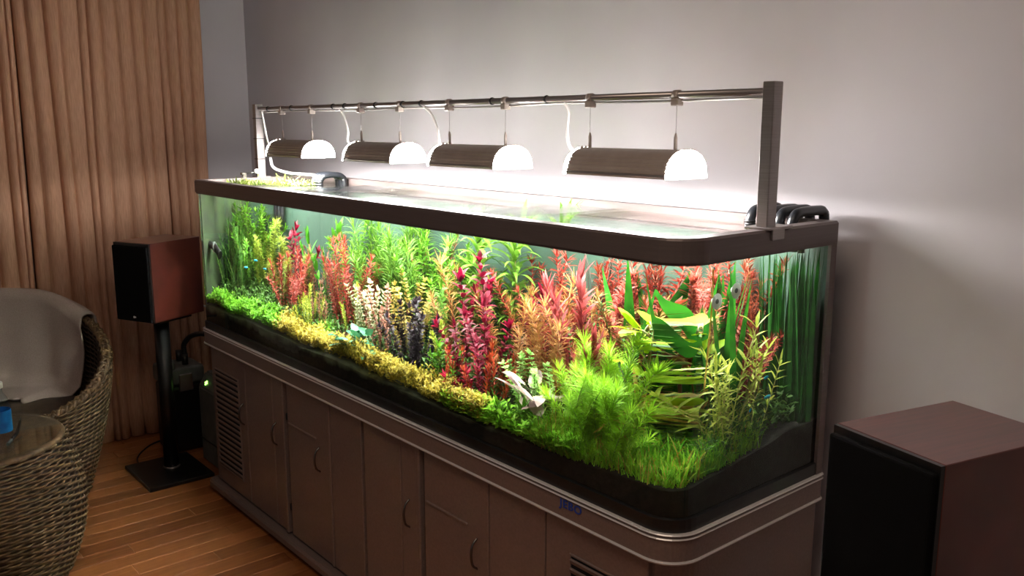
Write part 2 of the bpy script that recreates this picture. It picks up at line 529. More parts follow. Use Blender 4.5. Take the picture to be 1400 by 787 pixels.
def glass_shell():
    bm = BM()
    G = 0.012
    pts = outline(0, L, 0, D, RAD, G, 20)
    n = len(pts)
    lo = [bm.verts.new((x, y, ZB1)) for x, y in pts]
    hi = [bm.verts.new((x, y, ZR0 + 0.02)) for x, y in pts]
    for k in range(n):
        a, b_ = pts[k], pts[(k + 1) % n]
        if min(a[1], b_[1]) > D - G - 0.002:
            continue            # the back is a painted panel
        f = bm.faces.new((lo[k], lo[(k + 1) % n], hi[(k + 1) % n], hi[k]))
        f.smooth = True
    for e in bm.edges:
        e.smooth = True
    return bm
gs = tk('glass_walls', glass_shell(), M['tank_glass'])
tk('back_panel', box(BM(), 0.012, L - 0.012, D - 0.018, D - 0.004, ZB1, ZR1 - 0.002), M['back'])
tk('algae_film', box(BM(), 0.0135, 0.0165, 0.045, D - 0.018, ZB1, WL - 0.002), M['algae'])  # algae on end glass; opaque sheet added to keep light off the speaker
tk('corner_post', box(BM(), L - 0.012, L - 0.004, D - 0.026, D - 0.003, ZB1, ZR0), M['rim'])
for bx in (0.62, 1.62):
    tk('glass_brace', box(BM(), bx, bx + 0.2, 0.03, D - 0.03, ZR1 - 0.016, ZR1 - 0.009), M['brace'])
def water_top():
    bm = BM()
    bm.faces.new([bm.verts.new((x, y, WL)) for x, y in outline(0, L, 0, D, RAD, 0.0125, 8)])
    return bm
tag(obj('water_surface', water_top(), M['water_top']), 'clear rippled water surface inside the aquarium rim', 'water', kind='stuff')

def soil_z(x, y):
    return 0.762 + 0.012 * math.sin(x * 2.3 + 1) + 0.055 * (y / 0.5) + 0.010 * noise.noise(Vector((x * 5, y * 9, 0)))
def soil_mesh():
    bm = BM()
    NX, NY = 150, 26
    g = []
    for i in range(NX + 1):
        col = []
        for j in range(NY + 1):
            x_ = 0.018 + (L - 0.036) * i / NX
            y_ = 0.0165 + (D - 0.038) * j / NY
            rr = 0.056          # rounded front corner
            cx_, cy_ = L - 0.018 - rr, 0.0165 + rr
            if x_ > cx_ and y_ < cy_:
                v = Vector((x_ - cx_, y_ - cy_)); m_ = max(abs(v.x), abs(v.y))
                if v.length > 1e-6:
                    v = v / v.length * m_
                x_, y_ = cx_ + v.x, cy_ + v.y
            col.append(bm.verts.new((x_, y_, soil_z(x_, y_))))
        g.append(col)
    for i in range(NX):
        for j in range(NY):
            bm.faces.new((g[i][j], g[i + 1][j], g[i + 1][j + 1], g[i][j + 1])).smooth = True
    for line in ([c[0] for c in g], [c[-1] for c in g][::-1], g[0][::-1], g[-1]):
        lowv = [bm.verts.new((v.co.x, v.co.y, ZB1 + 0.001)) for v in line]
        for a, b_, c_, d_ in zip(line, line[1:], lowv[1:], lowv):
            bm.faces.new((d_, c_, b_, a))
    return bm
tag(obj('aquarium_soil', soil_mesh(), M['soil']), 'dark soil bed along the bottom of the aquarium', 'soil', kind='stuff')

# ------------------------------------------------------------------ light rack
YR = 0.282
rack = thing('light_rack', 'steel gantry with two square posts and a round bar above the aquarium', 'light rack', (0, YR, ZR1))
def rk(name, bm, m, parent=None):
    o = obj(name, bm, m, parent or rack)
    if parent is None:
        o.location = (0, -YR, -ZR1)
    return o
PT = 1.556
rk('post', box(BM(), 2.366, 2.392, YR - 0.016, YR + 0.016, ZR1 - 0.004, PT, 0.0015, 1), M['steel'])
rk('post', box(BM(), -0.012, 0.014, YR - 0.016, YR + 0.016, ZR1 - 0.004, PT, 0.0015, 1), M['steel'])
beam = rk('bar', tube(BM(), [(0.014, YR, 1.5365), (2.366, YR, 1.5365)], 0.0078, 12), M['steel'])
rk('foot_bracket', box(BM(), 2.346, 2.404, YR - 0.026, YR + 0.06, ZR1 - 0.002, ZR1 + 0.004, 0.0015, 1), M['steel'])
rk('foot_bracket', box(BM(), 2.399, 2.4045, YR - 0.012, YR + 0.03, ZR1 - 0.022, ZR1 + 0.002, 0.001, 1), M['steel'])
rk('foot_bracket', box(BM(), -0.016, 0.03, YR - 0.03, YR + 0.03, ZR1 - 0.002, ZR1 + 0.004, 0.0015, 1), M['steel'])
# cable ties on the bar and post
tie = lathe(BM(), [(0.0098, -0.003), (0.0105, 0), (0.0098, 0.003)], 12)
tie_me = bpy.data.meshes.new('cable_tie'); tie.to_mesh(tie_me); tie.free(); tie_me.materials.append(M['black'])
for tx in (0.10, 0.30, 0.62, 0.70, 0.90, 1.06, 1.16, 1.50, 1.72):
    o = obj('cable_tie', tie_me, None, rack, (tx, 0, 1.5365 - ZR1), (0, R(90), 0))
for tz in (1.34, 1.42, 1.50):
    rk('cable_tie', ring_sweep(BM(), -0.014, 0.016, YR - 0.018, YR + 0.018, (0.002,) * 4, [(0, tz - 0.0015), (0, tz + 0.0015), (0.003, tz + 0.0015), (0.003, tz - 0.0015)], seg=2), M['black'])
cb = curve_pts([(0.05, YR + 0.006, 1.524), (0.4, YR + 0.008, 1.526), (0.75, YR + 0.008, 1.522), (1.1, YR + 0.006, 1.525), (1.4, YR + 0.008, 1.521), (1.75, YR + 0.006, 1.526), (2.05, YR + 0.008, 1.524), (2.36, YR + 0.006, 1.526)], 6)
rk('bar_cable', tube(BM(), cb, 0.003, 6), M['cable'])

# ------------------------------------------------------------------ hanging lamps
HW, HH, ZL = 0.065, 0.062, 1.357
def half_profile(w, h, n=16, p=2.3):
    out = []
    for k in range(n + 1):
        a = math.pi * k / n
        c, s = math.cos(a), math.sin(a)
        out.append((-w * math.copysign(abs(c) ** (2 / p), c), h * abs(s) ** (2 / p)))
    return out
def lamp(x0, x1, hangers, label):
    xc = (x0 + x1) / 2
    t = thing('pendant_lamp', label, 'lamp', (xc, YR, ZL), 0, 'aquarium lamps hung from the steel bar')
    a, b_ = x0 - xc, x1 - xc
    # ribbed aluminium housing, an open half shell
    bm = BM()
    outer = half_profile(HW, HH, 40)
    prof = []
    for k, (py, pz) in enumerate(outer):
        g = 0.0016 if (k % 2 and pz < HH * 0.72) else 0.0
        f = 1 - g / HW * 1.0
        prof.append((py * f, pz * f))
    inner = [(py * 0.94, pz * 0.94) for py, pz in outer][::-1]
    loop = prof + inner
    A = [bm.verts.new((a + 0.012, py, pz)) for py, pz in loop]
    B = [bm.verts.new((b_ - 0.012, py, pz)) for py, pz in loop]
    n = len(loop)
    for k in range(n):
        bm.faces.new((A[k], A[(k + 1) % n], B[(k + 1) % n], B[k]))
    m_ = len(outer)
    for k in range(m_ - 1):
        bm.faces.new((A[k], A[n - 1 - k], A[n - 2 - k], A[k + 1]))
        bm.faces.new((B[k], B[k + 1], B[n - 2 - k], B[n - 1 - k]))
    bmesh.ops.recalc_face_normals(bm, faces=bm.faces[:])
    hs = obj('housing', bm, M['housing'], t)
    for s in (-1, 1):
        bm = BM()
        box(bm, a + 0.012, b_ - 0.012, s * HW - 0.002, s * HW + 0.003, 0.003, 0.009, 0.001, 1)
        obj('edge_strip', bm, M['steel'], hs)
    # frosted glowing end caps
    for s, xe in ((-1, a), (1, b_)):
        bm = BM()
        o_ = half_profile(HW, HH, 28)
        rings = []
        for dx, f in ((0.014, 0.985), (0.004, 1.0), (0.0, 0.97)):
            rings.append([bm.verts.new((xe - s * dx, py * f, pz * f)) for py, pz in o_])
        for r0, r1 in zip(rings, rings[1:]):
            for k in range(len(r0)):
                kk = (k + 1) % len(r0)
                bm.faces.new((r0[k], r0[kk], r1[kk], r1[k]))
        bm.faces.new(rings[0]); bm.faces.new(rings[-1][::-1])
        bmesh.ops.recalc_face_normals(bm, faces=bm.faces[:])
        cp = obj('end_cap', bm, M['cap'], t)
        cp['label'] = 'frosted white end cap glowing with the lamp light'
        bm = BM()
        for q in (-1, 0, 1):
            box(bm, xe - s * 0.012, xe - s * 0.002, q * 0.013 - 0.004, q * 0.013 + 0.004, HH - 0.002, HH + 0.0022, 0.001, 1)
        obj('vent', bm, M['housing'], cp)
        obj('cap_slot', box(BM(), xe - 0.0008, xe + 0.0008, 0.016, 0.018, 0.018, 0.034), M['steel'], cp)
    # reflector and tubes
    bm = BM()
    rp = half_profile(HW * 0.90, HH * 0.86, 16)
    A = [bm.verts.new((a + 0.016, py, pz)) for py, pz in rp]
    B = [bm.verts.new((b_ - 0.016, py, pz)) for py, pz in rp]
    for k in range(len(rp) - 1):
        bm.faces.new((A[k], B[k], B[k + 1], A[k + 1]))
    obj('reflector', bm, M['reflector'], t)
    for s in (-1, 1):
        obj('lamp_tube', tube(BM(), [(a + 0.018, s * 0.026, 0.022), (b_ - 0.018, s * 0.026, 0.022)], 0.008, 8), M['tube_glow'], t)
    # hanging gear
    for hx in hangers:
        h = hx - xc
        g = obj('gripper', lathe(BM(), [(0.0035, HH - 0.002), (0.0042, HH + 0.002), (0.0042, HH + 0.026), (0.0022, HH + 0.034), (0.001, HH + 0.036)], 10), M['housing'], t, (h, 0, 0))
        obj('wire', tube(BM(), [(h, 0, HH + 0.03), (h, 0, 1.532 - ZL)], 0.0007, 5), M['steel'], t)
        obj('hanger_clip', box(BM(), h - 0.010, h + 0.010, -0.011, 0.011, 1.513 - ZL, 1.529 - ZL, 0.002, 1), M['housing'], t)
        obj('clip_band', tube(BM(), [(h - 0.008, 0, 1.5365 - ZL), (h + 0.008, 0, 1.5365 - ZL)], 0.0105, 12), M['housing'], t)
    ld = bpy.data.lights.new('lamp_light', 'AREA')
    ld.shape = 'RECTANGLE'; ld.size = (b_ - a) - 0.04; ld.size_y = 0.105
    ld.energy = LAMP_POWER
    ld.color = (1.0, 0.97, 0.94)
    lo = bpy.data.objects.new('lamp_light', ld)
    scene.collection.objects.link(lo)
    lo.parent = t
    lo.location = (0, 0, 0.014)
    return t
LAMPS = [((0.190, 0.505), (0.217, 0.456), [(0.05, 1.40), (0.012, 1.335), (0.12, 1.30)], 'aluminium lamp hung at the cabled post end of the bar'),
         ((0.780, 1.090), (0.804, 1.040), None, 'second aluminium lamp from the cabled post end of the bar'),
         ((1.275, 1.595), (1.302, 1.557), None, 'third aluminium lamp from the cabled post end of the bar'),
         ((1.850, 2.180), (1.876, 2.140), None, 'aluminium lamp hung nearest the bare post above the rounded corner')]
lamps = []
for (x0, x1), hg, _, lab in LAMPS:
    lamps.append(lamp(x0, x1, hg, lab))
def cord(name, pts, r, m, label, cat='cord', group=None):
    return tag(obj(name, tube(BM(), curve_pts(pts, 8), r, 7), m), label, cat, group)
cord('power_cord', [(0.655, YR + 0.002, 1.530), (0.672, YR + 0.012, 1.500), (0.694, YR + 0.012, 1.455), (0.705, YR + 0.006, 1.415), (0.784, YR, 1.392)], 0.004, M['cable'], 'grey cord dropping to the second lamp from the cabled post')
cord('power_cord', [(1.168, YR + 0.002, 1.530), (1.195, YR + 0.012, 1.505), (1.225, YR + 0.012, 1.462), (1.245, YR + 0.006, 1.42), (1.279, YR, 1.395)], 0.004, M['cable'], 'grey cord dropping to the third lamp from the cabled post')
cord('power_cord', [(1.782, YR + 0.002, 1.530), (1.788, YR + 0.012, 1.505), (1.784, YR + 0.012, 1.462), (1.80, YR + 0.006, 1.42), (1.854, YR, 1.395)], 0.004, M['cable'], 'grey cord dropping to the lamp nearest the bare post')
cord('power_cord', [(0.194, YR, 1.395), (0.13, YR + 0.01, 1.36), (0.045, YR + 0.02, 1.40), (0.028, YR + 0.014, 1.47), (0.034, YR + 0.004, 1.530)], 0.004, M['cable'], 'grey cord running up the cabled post to its lamp')
cord('white_hose', [(0.03, YR + 0.03, 1.345), (0.035, YR + 0.04, 1.305), (0.08, YR + 0.08, 1.284), (0.16, YR + 0.13, 1.278), (0.23, YR + 0.17, 1.272)], 0.006, M['white'], 'white hose curling from the cabled post along the water', 'hose')

# ------------------------------------------------------------------ speakers and stands
def speaker(loc, rz, label):
    w, d, h = 0.196, 0.281, 0.323
    t = thing('bookshelf_speaker', label, 'speaker', loc, rz, 'pair of bookshelf speakers')
    obj('enclosure', box(BM(), -w / 2, w / 2, -d / 2 + 0.016, d / 2, 0, h, 0.0012, 1), M['cherry'], t)
    obj('baffle', box(BM(), -w / 2 + 0.001, w / 2 - 0.001, -d / 2 + 0.008, -d / 2 + 0.018, 0.001, h - 0.001), M['black'], t)
    g = obj('grille', box(BM(), -w / 2 + 0.003, w / 2 - 0.003, -d / 2 - 0.004, -d / 2 + 0.009, 0.004, h - 0.012, 0.004, 2), M['grille'], t)
    bg = obj('badge', lathe(BM(), [(0.0045, 0), (0.0045, 0.001)], 12), M['white'], g, (0.004, -d / 2 - 0.004, 0.022), (R(90), 0, 0))
    obj('badge_mark', box(BM(), 0.011, 0.0135, -d / 2 - 0.0052, -d / 2 - 0.0035, 0.019, 0.025), M['white'], g)
    return t
def stand(loc, rz, label, off=(0, 0), base_rot=0.0):
    t = thing('speaker_stand', label, 'speaker stand', (loc[0], loc[1], 0), 0, 'pair of speaker stands')
    b_ = obj('base_plate', box(BM(), -0.165, 0.165, -0.135, 0.135, 0.0, 0.016, 0.003, 2), M['black'], t, (off[0], off[1], 0), (0, 0, base_rot))
    obj('pole', tube(BM(), [(0, 0, 0.014), (0, 0, 0.676)], 0.031, 28), M['black'], t)
    obj('collar', lathe(BM(), [(0.036, 0.015), (0.036, 0.020), (0.032, 0.024)], 28), M['steel'], t)
    obj('top_plate', box(BM(), -0.085, 0.085, -0.09, 0.09, 0.674, 0.687, 0.002, 1), M['black'], t, (0, 0, 0), (0, 0, rz))
    return t
SZ = 0.687
speaker((-0.308, -0.051, SZ), 0.43, 'cherry and black bookshelf speaker in front of the curtain')
stand((-0.312, -0.055), 0.43, 'black stand with a square base plate in front of the curtain', (0.025, -0.02))
speaker((2.843, 0.095, SZ), -0.25, 'cherry and black bookshelf speaker beside the rounded tank corner')
stand((2.843, 0.095), -0.25, 'black stand under the speaker beside the rounded tank corner')
cord('speaker_cable', [(-0.355, 0.075, 0.74), (-0.30, 0.16, 0.69), (-0.24, 0.2, 0.715), (-0.16, 0.25, 0.70), (-0.05, 0.4, 0.72)], 0.004, M['cable'], 'pale cable loop hanging behind the bookshelf speaker', 'cable')
cord('floor_cord', [(-0.46, -0.15, 0.004), (-0.54, -0.13, 0.004), (-0.62, -0.08, 0.004), (-0.69, 0.0, 0.004), (-0.72, 0.14, 0.004)], 0.004, M['black'], 'thin black cord on the floor by the base plate')

# ------------------------------------------------------------------ filters beside the cabinet
t = thing('canister_filter', 'grey canister filter with a handle behind the speaker stand', 'filter', (-0.568, 0.088, 0))
obj('body', box(BM(), -0.085, 0.085, -0.085, 0.085, 0.0, 0.32, 0.02, 3), M['black'], t)
obj('head', box(BM(), -0.09, 0.09, -0.09, 0.09, 0.32, 0.40, 0.016, 3), M['grey_plastic'], t)
obj('handle', tube(BM(), curve_pts([(-0.08, -0.05, 0.395), (-0.07, -0.05, 0.425), (0, -0.05, 0.435), (0.07, -0.05, 0.425), (0.08, -0.05, 0.395)], 5), 0.010, 8), M['grey_plastic'], t)
obj('clip', box(BM(), 0.086, 0.096, -0.03, 0.03, 0.29, 0.37, 0.003, 1), M['steel'], t)
for q in (-0.04, 0.04):
    obj('port', tube(BM(), [(q, 0.02, 0.39), (q, 0.02, 0.45)], 0.014, 10), M['black'], t)
t = thing('chiller_unit', 'dark grey chiller box with a small green light beside the cabinet', 'chiller', (-0.21, 0.27, 0))
bm = BM()
pr = [(-0.17, 0.0), (-0.17, 0.34), (-0.135, 0.40), (0.17, 0.42), (0.17, 0.0)]
A = [bm.verts.new((-0.15, yy, z)) for yy, z in pr]; B = [bm.verts.new((0.17, yy, z)) for yy, z in pr]
bm.faces.new(A[::-1]); bm.faces.new(B)
for k in range(5):
    bm.faces.new((A[k], A[(k + 1) % 5], B[(k + 1) % 5], B[k]))
bmesh.ops.recalc_face_normals(bm, faces=bm.faces[:])
bmesh.ops.bevel(bm, geom=bm.edges[:], offset=0.006, segments=2, affect='EDGES')
obj('casing', bm, M['grey_plastic'], t)
led = BM()
box(led, -0.012, 0.012, -0.003, 0.003, -0.0015, 0.0015); box(led, -0.003, 0.003, -0.010, 0.010, -0.0015, 0.0016)
obj('indicator_light', led, M['led'], t, (-0.085, -0.158, 0.364), (R(60), 0, 0))
obj('seam', box(BM(), -0.152, 0.172, -0.172, -0.168, 0.10, 0.104), M['black'], t)
cord('filter_hose', [(-0.528, 0.108, 0.44), (-0.525, 0.11, 0.50), (-0.45, 0.15, 0.55), (-0.25, 0.26, 0.55), (0.02, 0.40, 0.60)], 0.012, M['hose'], 'black hose from the canister filter to the cabinet', 'hose')

# ------------------------------------------------------------------ wicker weaving
def weave(surf, u0, u1, rows, stakes, vfun, thick=0.0035, wave=0.004, closed=False):
    """horizontal strands winding in and out of upright stakes; surf(u, t) -> (point, normal)"""
    bm = BM()
    n = stakes * 4
    for j in range(rows):
        rings = []
        for i in range(n + (0 if closed else 1)):
            u = u0 + (u1 - u0) * i / n
            t_ = vfun(u, (j + 0.5) / rows)
            if t_ is None:
                rings.append(None); continue
            p, nr, up = surf(u, t_)
            ph = math.pi * stakes * (i / n) + (math.pi if j % 2 else 0)
            c = p + nr * (wave * math.sin(ph))
            rings.append([bm.verts.new(c + nr * thick * 0.7), bm.verts.new(c + up * thick), bm.verts.new(c - nr * thick * 0.7), bm.verts.new(c - up * thick)])
        m_ = len(rings)
        for i in range(m_ if closed else m_ - 1):
            a, b_ = rings[i], rings[(i + 1) % m_]
            if a is None or b_ is None: continue
            for k in range(4):
                bm.faces.new((a[k], b_[k], b_[(k + 1) % 4], a[(k + 1) % 4])).smooth = True
    return bm

# table: barrel of woven wicker with a round glass top
TBX, TBY, TBZ = 0.245, -0.865, 0.49
tb = thing('wicker_table', 'barrel-shaped wicker side table with a round glass top', 'table', (TBX, TBY, 0))
def tr_(z):
    s = z / TBZ
    return 0.235 + 0.085 * math.sin(math.pi * (0.10 + 0.80 * s)) + 0.012 * s
def tsurf(u, s):
    z = 0.006 + s * (TBZ - 0.022)
    r_ = tr_(z)
    nr = Vector((math.cos(u), math.sin(u), 0))
    return nr * r_ + Vector((0, 0, z)), nr, Vector((0, 0, 1))
o = obj('weave', weave(tsurf, 0, 2 * math.pi, 46, 56, lambda u, f: f, 0.0046, 0.0052, True), M['wicker'], tb); o['kind'] = 'stuff'
obj('core', lathe(BM(), [(tr_(TBZ * k / 12) - 0.010, 0.003 + (TBZ - 0.02) * k / 12) for k in range(13)], 56), M['wicker_dark'], tb)
obj('rim_braid', lathe(BM(), [(tr_(TBZ) - 0.012, TBZ - 0.024), (tr_(TBZ) + 0.006, TBZ - 0.024), (tr_(TBZ) + 0.010, TBZ - 0.016), (tr_(TBZ) + 0.004, TBZ - 0.008), (tr_(TBZ) - 0.012, TBZ - 0.009)], 56), M['wicker'], tb)
sp = BM()
def tops(u, s):
    r_ = 0.02 + s * (tr_(TBZ) - 0.03)
    nr = Vector((math.cos(u), math.sin(u), 0))
    return nr * r_ + Vector((0, 0, TBZ - 0.014)), Vector((0, 0, 1)), nr
o = obj('top_weave', weave(tops, 0, 2 * math.pi, 24, 40, lambda u, f: f, 0.0045, 0.003, True), M['wicker'], tb); o['kind'] = 'stuff'
obj('glass_top', lathe(BM(), [(0.270, TBZ - 0.006), (0.272, TBZ - 0.003), (0.270, TBZ)], 72), M['glass_top'], tb)
bt = thing('water_bottle', 'clear water bottle with a blue label on the glass table', 'bottle', (0.432, -0.792, TBZ))
obj('bottle_body', lathe(BM(), [(0.026, 0.0), (0.030, 0.004), (0.030, 0.05), (0.028, 0.06), (0.030, 0.07), (0.030, 0.14), (0.024, 0.165), (0.013, 0.185), (0.013, 0.20)], 28), M['bottle'], bt)
obj('paper_label', lathe(BM(), [(0.0306, 0.062), (0.0309, 0.064), (0.0309, 0.128), (0.0306, 0.13)], 28, cap=False), M['bottle_label'], bt)
obj('cap', lathe(BM(), [(0.015, 0.198), (0.016, 0.200), (0.016, 0.214), (0.014, 0.217)], 20), M['white'], bt)
pn = thing('letter_opener', 'dark pointed letter opener leaning on the glass table', 'letter opener', (0.325, -0.735, TBZ), R(152))
bm = BM()
tube(bm, [(-0.06, 0, 0.006), (0.0, 0, 0.012), (0.07, 0.012, 0.026), (0.10, 0.016, 0.034)], [0.005, 0.006, 0.005, 0.0008], 6)
obj('blade', bm, M['black'], pn)
obj('grip', tube(BM(), [(-0.085, 0, 0.005), (-0.05, 0, 0.007)], 0.0055, 8), M['grey_plastic'], pn)

# armchair: deep woven tub, high at the back, low at the front
CCX, CCY = -0.40, -0.64
ch = thing('wicker_armchair', 'round wicker tub armchair with a towel over its back', 'armchair', (CCX, CCY, 0))
TH_B = R(165)
def chair_top(u):
    c = 0.5 + 0.5 * math.cos(u - TH_B)
    return 0.40 + 0.36 * (c ** 1.15)
def chair_r(z):
    s = z / 0.75
    return 0.265 + 0.125 * math.sin(min(1.0, s * 1.15) * math.pi / 2) - 0.02 * max(0, s - 0.75) * 4
def csurf(u, t_):
    z = 0.01 + t_ * (chair_top(u) - 0.01)
    r_ = chair_r(z)
    nr = Vector((math.cos(u), math.sin(u), 0))
    return nr * r_ + Vector((0, 0, z)), nr, Vector((0, 0, 1))
o = obj('outer_weave', weave(csurf, 0, 2 * math.pi, 50, 64, lambda u, f: f, 0.0048, 0.0055, True), M['wicker'], ch); o['kind'] = 'stuff'
def cin(u, t_):
    z = 0.30 + t_ * (chair_top(u) - 0.30)
    r_ = chair_r(z) - 0.035
    nr = Vector((math.cos(u), math.sin(u), 0))
    return nr * r_ + Vector((0, 0, z)), -nr, Vector((0, 0, 1))
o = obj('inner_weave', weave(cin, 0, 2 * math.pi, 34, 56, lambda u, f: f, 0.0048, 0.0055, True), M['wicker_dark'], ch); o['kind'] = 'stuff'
def chair_core():
    bm = BM()
    N = 72
    fr = [0, .2, .4, .6, .8, 1]
    out_, inn = [], []
    for f in fr:
        out_.append([bm.verts.new((csurf(2 * math.pi * k / N, f)[0]) - csurf(2 * math.pi * k / N, f)[1] * 0.010) for k in range(N)])
    for f in fr[::-1]:
        inn.append([bm.verts.new((cin(2 * math.pi * k / N, f)[0]) - cin(2 * math.pi * k / N, f)[1] * 0.006) for k in range(N)])
    rows = out_ + inn
    for a, b_ in zip(rows, rows[1:]):
        for k in range(N):
            bm.faces.new((a[k], a[(k + 1) % N], b_[(k + 1) % N], b_[k])).smooth = True
    bm.faces.new(rows[0][::-1]); bm.faces.new(rows[-1])
    return bm
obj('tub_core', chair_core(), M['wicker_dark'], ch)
def braid():
    # three strands plaited along the top edge
    bm = BM()
    N = 200
    for s in range(3):
        pts = []
        for k in range(N):
            u = 2 * math.pi * k / N
            p, nr, up = csurf(u, 1.0)
            ph = 44 * u + s * 2 * math.pi / 3
            pts.append(p - nr * 0.018 + nr * 0.016 * math.cos(ph) + up * (0.004 + 0.009 * math.sin(2 * ph)))
        pts.append(pts[0])
        tube(bm, pts, 0.0085, 5, caps=False)
    return bm
obj('edge_braid', braid(), M['wicker'], ch)
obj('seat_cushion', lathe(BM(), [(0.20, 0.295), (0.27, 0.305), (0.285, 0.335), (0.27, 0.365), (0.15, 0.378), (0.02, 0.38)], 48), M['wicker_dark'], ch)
def towel():
    bm = BM()
    NU, NV = 60, 60
    g = []
    u0, u1 = R(105), R(232)
    for i in range(NU + 1):
        fu = i / NU
        u = u0 + (u1 - u0) * fu
        nr = Vector((math.cos(u), math.sin(u), 0))
        H = chair_top(u) + 0.016
        col = []
        for j in range(NV + 1):
            s = j / NV
            fold = 0.010 * noise.noise(Vector((fu * 5, s * 1.5, 2.0))) + 0.006 * math.sin(fu * 26 + s * 2)
            if s < 0.22:        # outside drop
                q = s / 0.22
                z = H - 0.16 * (1 - q)
                r_ = chair_r(z) + 0.014 + max(0.0, fold)
            elif s < 0.36:      # over the top edge
                a = (s - 0.22) / 0.14 * math.pi
                rc = chair_r(H) - 0.018
                r_ = rc + (0.032) * math.cos(a)
                z = H + 0.022 * math.sin(a) + 0.3 * fold
            else:               # inside drop, leaving the wall towards the seat
                q = (s - 0.36) / 0.64
                z = H - (H - 0.392) * min(1, q * 1.45)
                r_ = chair_r(z) - 0.056 - 0.07 * q * q + fold * (0.5 + q)
                if q > 0.62:
                    r_ -= (q - 0.62) * 0.42
                    z += 0.35 * abs(fold)
            p = nr * r_ + Vector((0, 0, z))
            # the end near the speaker hangs a little slanted
            p.z -= 0.03 * max(0.0, 0.18 - fu) / 0.18 * (1 if s > 0.36 else 0)
            col.append(bm.verts.new(p))
        g.append(col)
    for i in range(NU):
        for j in range(NV):
            bm.faces.new((g[i][j], g[i + 1][j], g[i + 1][j + 1], g[i][j + 1])).smooth = True
    return bm
tw = obj('towel', towel(), M['towel'], None, (CCX, CCY, 0))
md = tw.modifiers.new('thickness', 'SOLIDIFY'); md.thickness = 0.007; md.offset = 0.0
tag(tw, 'pale pinkish towel draped over the wicker armchair', 'towel')

# ------------------------------------------------------------------ hoses and fittings on the tank
for k, (hx, y0, y1, lab) in enumerate(((2.225, 0.45, 0.57, 'black hose bend over the rim behind the steel post'),
                                       (2.272, 0.455, 0.57, 'black hose bend just past the steel post'),
                                       (2.300, 0.45, 0.575, 'black hose bend between two others at the rim'),
                                       (2.336, 0.445, 0.575, 'black hose bend nearest the tank back corner'))):
    pts = [(hx, y0, 1.20), (hx, y0, 1.25), (hx, y0 + 0.006, 1.272), (hx, y0 + 0.026, 1.283), (hx, y1 - 0.03, 1.284), (hx, y1 - 0.008, 1.279), (hx, y1, 1.255), (hx, y1 + 0.004, 1.1)]
    h = thing('hose_bend', lab, 'hose', (0, 0, 0), 0, 'black hose bends at the back corner')
    obj('pipe', tube(BM(), curve_pts(pts, 6), 0.0115, 12), M['hose'], h)
    for cz in (1.252, 1.258):
        obj('collar', lathe(BM(), [(0.013, -0.002), (0.0135, 0), (0.013, 0.002)], 14), M['black'], h, (hx, y0, cz))
for k, (hx, lab) in enumerate(((0.255, 'black pipe bend beside the floating plants'), (0.280, 'middle black pipe bend beside the floating plants'), (0.305, 'black pipe bend on the lamp side of the floating plants'))):
    pts = [(hx, 0.385, 1.20), (hx, 0.385, 1.25), (hx + 0.002, 0.392, 1.270), (hx + 0.006, 0.41, 1.281), (hx + 0.012, 0.455, 1.282), (hx + 0.015, 0.476, 1.272), (hx + 0.015, 0.482, 1.25), (hx + 0.015, 0.482, 1.12)]
    h = thing('pipe_bend', lab, 'pipe', (0, 0, 0), 0, 'black pipe bends by the floating plants')
    obj('pipe', tube(BM(), curve_pts(pts, 6), 0.0115, 12), M['hose'], h)
    for cz in (1.246, 1.256):
        obj('ring', lathe(BM(), [(0.0126, -0.003), (0.0134, 0), (0.0126, 0.003)], 14), M['black'], h, (hx, 0.385, cz))
t = thing('float_valve', 'small brown float valve with a white ball on the tank rim', 'float valve', (0.03, 0.20, ZR1))
obj('bracket', box(BM(), -0.004, 0.004, -0.008, 0.008, -0.03, 0.022, 0.001, 1), M['handle'], t)
obj('arm', tube(BM(), [(0, -0.004, 0.018), (0.012, 0.02, 0.020), (0.018, 0.034, 0.022)], 0.0025, 6), M['handle'], t)
bm = BM(); bmesh.ops.create_uvsphere(bm, u_segments=16, v_segments=10, radius=0.012)
for v in bm.verts: v.co.z *= 0.85
obj('ball', bm, M['white'], t, (0.020, 0.044, 0.026))
obj('clamp', box(BM(), -0.010, 0.010, -0.014, 0.003, 0.012, 0.022, 0.002, 1), M['handle'], t)
# filter outlet inside the tank
t = thing('filter_outlet', 'black filter outlet nozzle through the end glass of the tank', 'nozzle', (0.03, 0.11, 1.0))
obj('nozzle', tube(BM(), curve_pts([(-0.012, 0, 0.012), (0.03, 0, 0.008), (0.06, 0, -0.005), (0.085, -0.004, -0.02)], 5), [0.016] * 8 + [0.018] * 4 + [0.020] * 4, 14), M['black'], t)
obj('outlet_ring', lathe(BM(), [(0.021, -0.006), (0.023, 0), (0.021, 0.006)], 16), M['grey_plastic'], t, (0.035, 0, 0.006), (0, R(90), 0))

# ------------------------------------------------------------------ plants
def prof_w(t, shape):
    if shape == 'grass':
        return (1 - t) ** 0.6
    if shape == 'round':
        return max(0.0, math.sin(math.pi * min(1, 0.12 + 0.88 * t))) ** 0.7
    return max(0.0, math.sin(math.pi * (0.10 + 0.90 * t) ** 0.85)) ** 0.9

